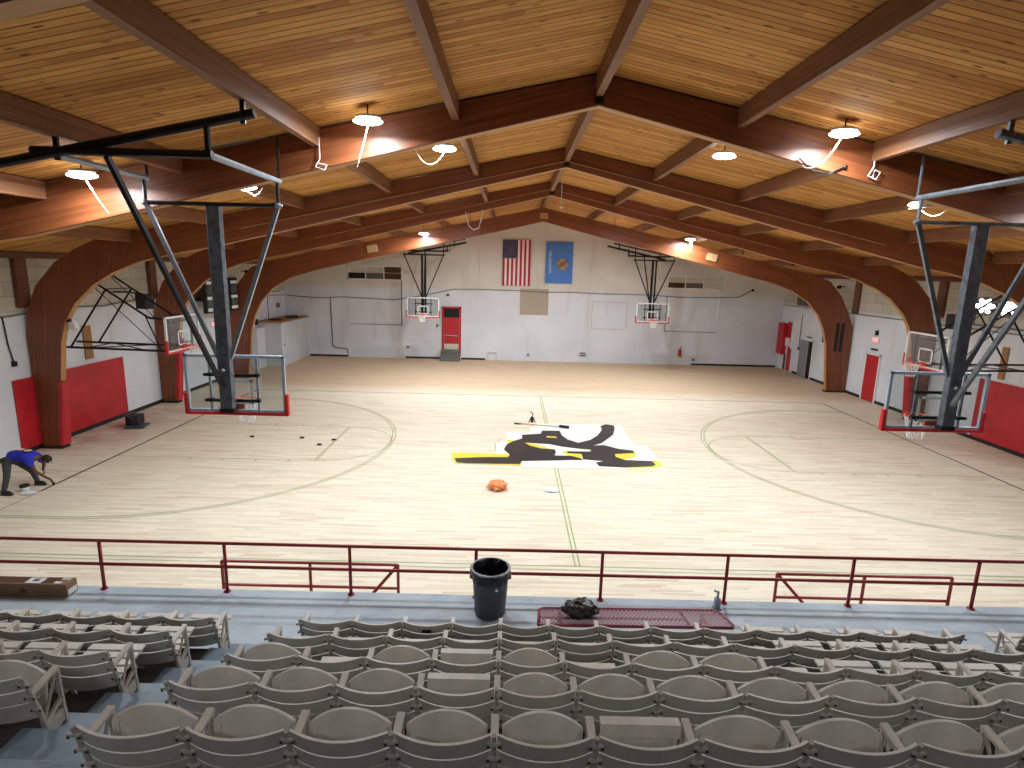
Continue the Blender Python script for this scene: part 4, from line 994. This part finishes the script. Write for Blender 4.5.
# coated metal bench with a bin bag
t = thing('metal_bench', 'long maroon mesh metal bench on the walkway behind the first seat row', 'bench', (.2, -11.4, DZ))
bz = 1.4
poly = [(-.98, -11.58), (-.96, -11.27), (-.9, -11.23), (1.26, -11.19), (1.33, -11.23), (1.41, -11.5), (1.38, -11.55)]
MB().prism(poly, bz-.006, bz, 'xy').build('seat_mesh', 'bench_mesh', t)
m = MB(); P3 = [(x, y, bz-.01) for x, y in poly]
m.tube(P3+[P3[0], P3[1]], .022, 8).build('seat_frame', 'bench_frame', t, smooth=True)
MB().tube([(-.95, -11.41, bz-.02), (.85, -11.38, bz-.02)], .016, 6).tube([(.83, -11.2, bz-.012), (.88, -11.56, bz-.012)], .02, 6).build('seat_rib', 'bench_frame', t)
for x in (-.7, 1.1): MB().tube([(x, -11.52, DZ+.012), (x, -11.5, bz-.03), (x, -11.28, bz-.03), (x, -11.26, DZ+.012)], .024, 8).build('leg', 'bench_frame', t)
o = crumple((-.46, -11.38, bz), (.21, .13, .21), 12, n=4, amp=.35).build('bin_bag', 'bag', loc=(-.5, -11.38, bz), smooth=True)
tag(o, 'crumpled black bin bag lying on the maroon mesh bench', 'bin bag')
t = thing('metal_bracket', 'small grey metal bracket standing on the walkway beside a rail post', 'bracket', (1.62, -10.43, DZ))
MB().b2(1.585, 1.66, -10.47, -10.4, DZ, DZ+.16).build('box', 'steel_l', t, bevel=.005)
MB().tube([(1.62, -10.43, DZ+.16), (1.63, -10.43, DZ+.25), (1.57, -10.43, DZ+.27)], .018, 8).build('spout', 'steel_l', t)
MB().b2(1.57, 1.68, -10.48, -10.38, DZ, DZ+.02).build('base', 'steel_l', t)

# cardboard carton
t = thing('cardboard_carton', 'long flat brown carton lying on the walkway at the left edge', 'carton', (-8.6, -10.44, DZ))
MB().b2(-9.7, -7.52, -10.54, -10.34, DZ, DZ+.19).build('box', 'card', t, bevel=.006)
MB().b2(-9.6, -7.62, -10.5, -10.38, DZ+.19, DZ+.193).build('tape', 'card_d', t)
for x0, x1, y0, y1 in ((-8.12, -7.9, -10.52, -10.36), (-7.72, -7.62, -10.51, -10.46), (-7.68, -7.56, -10.41, -10.35)):
    MB().b2(x0, x1, y0, y1, DZ+.193, DZ+.196).build('paper_label', 'white', t)
MB().b2(-8.05, -7.96, -10.47, -10.41, DZ+.196, DZ+.198).build('label_print', 'cable', t)
MB().b2(-7.522, -7.517, -10.52, -10.36, DZ+.02, DZ+.1).build('end_label', 'white', t)
MB().prism([(-8.2, DZ+.06), (-8.06, DZ+.06), (-8.13, DZ+.15)], -10.544, -10.539, 'xz').build('printed_mark', 'card_d', t)

# ------------------------------------------------------------------ folding seats
def slat_grid(m, w_, zt, zb, y_t, y_b, bulge=.075, th=.018, n=10, x0=-.5):
    """curved slat across unit width w_, top edge at (y_t, zt), bottom at (y_b, zb)"""
    F = []; Bk = []
    for i in range(n+1):
        u = -1+2*i/n; x = u*w_/2; b = -bulge*(1-u*u)
        F.append([m.bm.verts.new((x, y_t+b+th, zt)), m.bm.verts.new((x, y_b+b+th, zb))])
        Bk.append([m.bm.verts.new((x, y_t+b, zt)), m.bm.verts.new((x, y_b+b, zb))])
    for i in range(n):
        m.bm.faces.new((F[i][0], F[i+1][0], F[i+1][1], F[i][1])); m.bm.faces.new((Bk[i][0], Bk[i][1], Bk[i+1][1], Bk[i+1][0]))
        m.bm.faces.new((F[i][0], Bk[i][0], Bk[i+1][0], F[i+1][0])); m.bm.faces.new((F[i][1], F[i+1][1], Bk[i+1][1], Bk[i][1]))
    for r_ in (0, n): m.bm.faces.new((F[r_][0], F[r_][1], Bk[r_][1], Bk[r_][0]))
def mesh_of(m, mat, smooth=False):
    bmesh.ops.recalc_face_normals(m.bm, faces=m.bm.faces)
    me = bpy.data.meshes.new('seat_part'); m.bm.to_mesh(me); m.bm.free(); me.materials.append(M[mat])
    if smooth:
        for p in me.polygons: p.use_smooth = True
    return me
H_ = .78
SW = .52
m = MB(); sl = .2
def yb_(z): return (H_-z)*.27
for a, b in ((H_, H_-.112), (H_-.124, H_-.234), (H_-.246, H_-.4)): slat_grid(m, SW, a, b, yb_(a), yb_(b))
ME_BACK = mesh_of(m, 'seat')
def standard():
    m = MB()
    # back post curving down and forward, feet, front leg, arm support
    m.tube([(0, .0, H_), (0, .052, H_-.18), (0, .1, H_-.36), (0, .12, H_-.48), (0, .12, .2)], [.014, .016, .018, .022, .024], 6)
    m.tube([(0, .12, .24), (0, .09, .12), (0, .04, 0)], .02, 6).tube([(0, .29, .3), (0, .3, .15), (0, .33, 0)], .02, 6)
    m.tube([(0, .275, H_-.13), (0, .285, .42), (0, .29, .28)], .018, 6)
    m.bar((0, .11, .24), (0, .3, .27), .02, .1)
    m.bar((0, .12, .31), (0, .29, .4), .022, .03)
    m.tube([(0, .27, H_-.14), (0, .2, .5), (0, .13, .36)], .012, 6)
    for z in (H_-.03, H_-.15, H_-.27): m.box((0, yb_(z)-.004, z-.03), (.075, .012, .02))
    for y in (.04, .33): m.box((0, y, .012), (.05, .07, .024))
    n0 = len(m.bm.faces); bolts(m); m.bm.faces.ensure_lookup_table()
    for f in m.bm.faces[n0:]: f.material_index = 1
    me = mesh_of(m, 'iron'); me.materials.append(M['bolt']); return me
def bolts(m):
    for z in (H_-.05, H_-.17, H_-.29):
        for x in (-.03, .03): m.ell((x, yb_(z)-.014, z-.02), (.02, .014, .02), 6, 4)
ME_STD = standard()
m = MB(); m.bar((0, .04, H_-.165), (0, .285, H_-.125), .045, .022); ME_ARM = mesh_of(m, 'seat')
def seat_mesh(state):
    m = MB(); w2 = .235
    if state == 'down':
        for i in range(5):
            y0 = .13+i*.075; z0 = .37+i*.006; m.box((0, y0+.035, z0), (2*w2, .072, .018))
        m.bar((-w2+.03, .12, .352), (-w2+.03, .5, .382), .02, .03).bar((w2-.03, .12, .352), (w2-.03, .5, .382), .02, .03)
    elif state == 'low':
        for i in range(5):
            y0 = .13+i*.082; z0 = .405+i*.012; m.box((0, y0+.035, z0), (2*w2, .078, .018))
        m.bar((-w2+.03, .12, .385), (-w2+.03, .52, .43), .02, .03).bar((w2-.03, .12, .385), (w2-.03, .52, .43), .02, .03)
    elif state == 'up':
        # arched plywood panel folded upright
        pts = []; n = 14
        for i in range(n+1):
            u = -1+2*i/n; pts.append((u*w2, .735-.105*abs(u)**2.1))
        pts = [(-w2, .36)]+pts+[(w2, .36)]
        V = []
        for th in (0, .02):
            V.append([m.bm.verts.new((x, .19+(z-.36)*.12+th-.02*(1-(x/w2)**2), z)) for x, z in pts])
        m.bm.faces.new(V[0]); m.bm.faces.new(V[1][::-1]); k = len(pts)
        for i in range(k): m.bm.faces.new((V[0][i], V[1][i], V[1][(i+1) % k], V[0][(i+1) % k]))
        m.box((0, .16, .5), (2*w2-.02, .03, .012))
        for x in (-.2, .2): m.bar((x, .2, .38), (x, .225, .62), .02, .025, (0, 1, 0))
    else:
        m.box((0, .2, .645), (2*w2-.02, .02, .07)); m.box((0, .225, .55), (2*w2-.02, .02, .09)); m.box((0, .22, .69), (2*w2-.02, .06, .018))
        m.box((0, .19, .45), (2*w2-.02, .02, .07))
        for x in (-.2, .2): m.bar((x, .2, .38), (x, .21, .68), .02, .025, (0, 1, 0))
    return mesh_of(m, 'seat')
ME_SEAT = {k: seat_mesh(k) for k in ('down', 'up', 'half', 'low')}
def part(name, me, parent, x=0, sx=1.0, rx=0):
    o = bpy.data.objects.new(name, me); COL.objects.link(o); o.parent = parent; o.location = (x, 0, 0); o.scale = (sx, 1, 1)
    if rx: o.rotation_euler = (rx, 0, 0)
    return o
JR = [-3.68, -3.1, -2.545, -1.99, -1.44, -.89, -.33, .255, .84, 1.43, 2.02, 2.6, 3.17, 3.75]
JL = [-8.1, -7.52, -6.94, -6.35, -5.78, -5.22, -4.65]
ROWY = {1: -12.08, 2: -12.865, 3: -13.653, 4: -14.42, 5: -15.2}
ROWN = {1: 'front row', 2: 'second row', 3: 'third row', 4: 'fourth row', 5: 'row nearest the camera'}
UP = {5: dict(enumerate(['up', 'up', 'up', 'up', 'up', 'half', 'up', 'up', 'up', 'up'])),
      4: dict(enumerate(['up', 'up', 'up', 'half', 'up', 'up', 'up', 'up', 'up', 'up', 'up'])),
      3: {0: 'up', 2: 'up', 3: 'half', 4: 'up', 6: 'up', 7: 'up'}, 2: {}, 1: {}}
rs = random.Random(11)
def seat(x0, x1, row, state, label, group, last=False):
    y = ROWY[row]; z = FZ[row]
    if row >= 2: z += .0
    t = thing('folding_seat', label, 'folding seat', ((x0+x1)/2, y, z), group)
    sx = (x1-x0-.035)/.52
    part('backrest', ME_BACK, t, 0, sx); part('seat', ME_SEAT['low' if state == 'down' and (x0 > 1.3 or (x0 < -4)) else state], t, 0, sx, rs.uniform(-.012, .012))
    for s_ in ((-1, 1) if last else (-1,)):
        xx = s_*(x1-x0)/2
        part('side_standard', ME_STD, t, xx); part('armrest', ME_ARM, t, xx)
    return t
ST = {'up': 'folded up', 'down': 'lowered', 'half': 'half folded'}
for row in (1, 2, 3, 4, 5):
    nmax = {1: 13, 2: 13, 3: 13, 4: 12, 5: 10}[row]
    for i in range(nmax):
        stt = UP[row].get(i, 'down')
        lab = '%s grey seat right of the aisle in the %s, %s' % (ordn(i), ROWN[row], ST[stt])
        s_ = seat(JR[i], JR[i+1], row, stt, lab, 'folding seats right of the aisle', i == nmax-1)
        if row == 1 and i == 2:
            o = MB().box((-2.27+.02, -12.14-.028, DZ+H_-.055), (.1, .008, .03)).build('tmp', 'dark'); o.name = 'number_plate'; o.parent = s_
            o.matrix_parent_inverse = Matrix.Translation(-ORG[s_.name])
    k0 = {1: 0, 2: 1, 3: 2, 4: 4, 5: 9}[row]
    nl = len(JL)-1
    for i in range(k0, nl):
        stt = 'up' if row == 4 else 'down'
        lab = '%s grey seat left of the aisle in the %s, %s' % (ordn(nl-1-i), ROWN[row], ST[stt])
        seat(JL[i], JL[i+1], row, stt, lab, 'folding seats left of the aisle', i == nl-1)
seat(4.42, 5.0, 1, 'down', 'folding seat at the right frame edge across the right aisle', 'folding seats across the right aisle', True)

# ------------------------------------------------------------------ worker
pn = thing('person', 'person in a blue shirt bending over to paint the black line', 'person', (-13.2, -4.5, 0))
def skin_body(name, mat, chains, parent, sub=2):
    """chains: list of [(x,y,z,r), ...] ; first point of later chains may repeat an earlier point"""
    pts = []; edges = []; rad = []
    def idx(p):
        for i, q in enumerate(pts):
            if (Vector(q)-Vector(p[:3])).length < 1e-4: return i
        pts.append(p[:3]); rad.append(p[3]); return len(pts)-1
    for ch in chains:
        prev = None
        for p in ch:
            i = idx(p)
            if prev is not None and prev != i: edges.append((prev, i))
            prev = i
    org = ORG[parent.name]
    me = bpy.data.meshes.new(name); me.from_pydata([tuple(Vector(p)-org) for p in pts], edges, [])
    o = bpy.data.objects.new(name, me); COL.objects.link(o)
    sk = o.modifiers.new('skin', 'SKIN'); sk.use_smooth_shade = True
    for i, r_ in enumerate(rad):
        rr = r_ if isinstance(r_, tuple) else (r_, r_)
        me.skin_vertices[0].data[i].radius = rr
    me.skin_vertices[0].data[0].use_root = True
    ss = o.modifiers.new('subd', 'SUBSURF'); ss.levels = sub; ss.render_levels = sub
    dg = bpy.context.evaluated_depsgraph_get()
    m2 = bpy.data.meshes.new_from_object(o.evaluated_get(dg)); bpy.data.objects.remove(o)
    m2.materials.clear(); m2.materials.append(M[mat])
    for p in m2.polygons: p.use_smooth = True
    q = bpy.data.objects.new(name, m2); COL.objects.link(q); q.parent = parent; ORG[q.name] = org; return q
PEL = (-13.52, -4.52, .80)
CH = (-12.98, -4.47, .84); NK = (-12.84, -4.46, .82)
HD = (-12.66, -4.45, .76)
kA = (-13.46, -4.72, .44); aA = (-13.46, -4.86, .09)
kB = (-13.2, -4.3, .42); aB = (-13.22, -4.16, .09)
shR = (-12.95, -4.62, .80); shL = (-12.95, -4.3, .80)
elR = (-12.92, -4.55, .5); haR = (-12.86, -4.22, .17)
elL = (-12.98, -4.18, .55); haL = (-13.02, -4.22, .40)
body = skin_body('body', 'skin', [
    [PEL+(.13,), (-13.25, -4.5, .87, .13), CH+(.14,), NK+(.055,), (-12.76, -4.45, .80, .05), (-12.66, -4.45, .77, .092), (-12.585, -4.45, .735, .07)],
    [PEL+(.13,), (-13.5, -4.63, .74, .085), kA+(.058,), aA+(.04,)], [PEL+(.13,), (-13.48, -4.42, .74, .085), kB+(.058,), aB+(.04,)],
    [CH+(.14,), shR+(.06,), elR+(.042,), (-12.87, -4.27, .22, .028), (-12.85, -4.20, .165, .03)],
    [CH+(.14,), shL+(.06,), elL+(.042,), (-13.0, -4.22, .43, .028), (-12.99, -4.22, .38, .03)]], pn)
def hand(p, d, parent, nm):
    p = Vector(p); d = Vector(d).normalized(); side = d.cross(Vector((0, 0, 1))).normalized(); m = MB()
    up_ = side.cross(d)
    for k_ in range(4):
        L = (.052, .06, .056, .044)[k_]; b = p+side*(k_-1.5)*.017
        m.tube([b, b+d*L*.5, b+d*L*.8-up_*.02, b+d*L*.75-up_*.04], [.009, .009, .0085, .007], 6)
    b = p-side*.03-d*.02
    m.tube([b, b+d*.03-side*.015-up_*.01, b+d*.05-up_*.03], [.011, .01, .008], 6)
    m.build(nm, 'skin', parent, smooth=True)
hand((-12.845, -4.185, .15), (.1, .35, -.9), pn, 'right_hand_fingers')
hand((-12.985, -4.22, .36), (.1, 0, -.95), pn, 'left_hand_fingers')
f = MB(); f.ell((-12.56, -4.45, .70), (.035, .03, .03)); f.ell((-12.64, -4.545, .765), (.04, .02, .06)); f.ell((-12.64, -4.355, .765), (.04, .02, .06)); f.build('nose_and_ears', 'skin', pn, smooth=True)
f = MB(); f.ell((-12.575, -4.485, .745), (.012, .02, .014)); f.ell((-12.575, -4.415, .745), (.012, .02, .014)); f.ell((-12.585, -4.45, .665), (.015, .05, .014)); f.build('eyes_and_mouth', 'shirt_print', pn, smooth=True)
MB().ell((-12.668, -4.45, .80), (.235, .2, .17), 20, 12, Matrix.Rotation(.6, 3, 'Y')).build('hair', 'hair', pn, smooth=True)
skin_body('shirt', 'shirt', [[(-13.5, -4.52, .83, .165), (-13.42, -4.52, .86, .16), (-13.25, -4.5, .885, (.165, .17)), (-13.02, -4.47, .86, (.165, .18)), (-12.9, -4.46, .83, .1)],
    [(-13.02, -4.47, .86, (.165, .18)), (-12.95, -4.63, .79, .082), (-12.94, -4.62, .64, .068)], [(-13.02, -4.47, .86, (.165, .18)), (-12.95, -4.3, .79, .082), (-12.96, -4.27, .64, .068)]], pn)
m = MB(); m.ell((-13.03, -4.54, 1.025), (.17, .15, .03)).ell((-13.2, -4.52, 1.04), (.11, .16, .03)); m.build('shirt_print', 'shirt_print', pn, smooth=True)
skin_body('trousers', 'trousers', [[(-13.36, -4.52, .85, .135), PEL+(.155,)], [PEL+(.15,), (-13.5, -4.64, .72, .1), kA+(.075,), (aA[0], aA[1], .09, .058)], [PEL+(.15,), (-13.46, -4.41, .72, .1), kB+(.075,), (aB[0], aB[1], .09, .058)]], pn)
for a in (aA, aB):
    MB().ell((a[0]+.06, a[1]-.01, .05), (.29, .12, .12), 16, 8).ell((a[0]-.01, a[1]-.005, .085), (.12, .11, .13), 12, 8).box((a[0]+.07, a[1]-.01, .012), (.27, .09, .024)).build('shoe', 'shoe', pn, smooth=True)
t = thing('paint_brush', 'small dark brush in the bending worker\'s hand', 'brush', (-12.83, -4.15, 0))
MB().tube([(-12.85, -4.2, .2), (-12.83, -4.16, .07)], .012, 6).build('handle', 'wood_strip', t)
MB().b2(-12.86, -12.80, -4.175, -4.145, .004, .075).build('bristles', 'rubber', t)
t = thing('paint_tub', 'small black paint tub on white paper by the worker\'s feet', 'paint tub', (-13.15, -4.62, 0))
MB().lathe((-13.18, -4.6, .01), [(.09, 0), (.1, .16), (.085, .16), (.08, .03), (.001, .03)], 20).build('tub', 'white', t, smooth=True)
MB().lathe((-13.18, -4.6, .12), [(.102, 0), (.105, .05), (.07, .05), (.06, .02)], 20).build('paint_rim', 'black', t, smooth=True)
o = crumple((-12.99, -4.74, 0), (.17, .12, .05), 41, n=3).build('white_rag', 'white', loc=(-13.02, -4.72, 0)); tag(o, 'crumpled white rag next to the paint tub at the black line', 'rag')
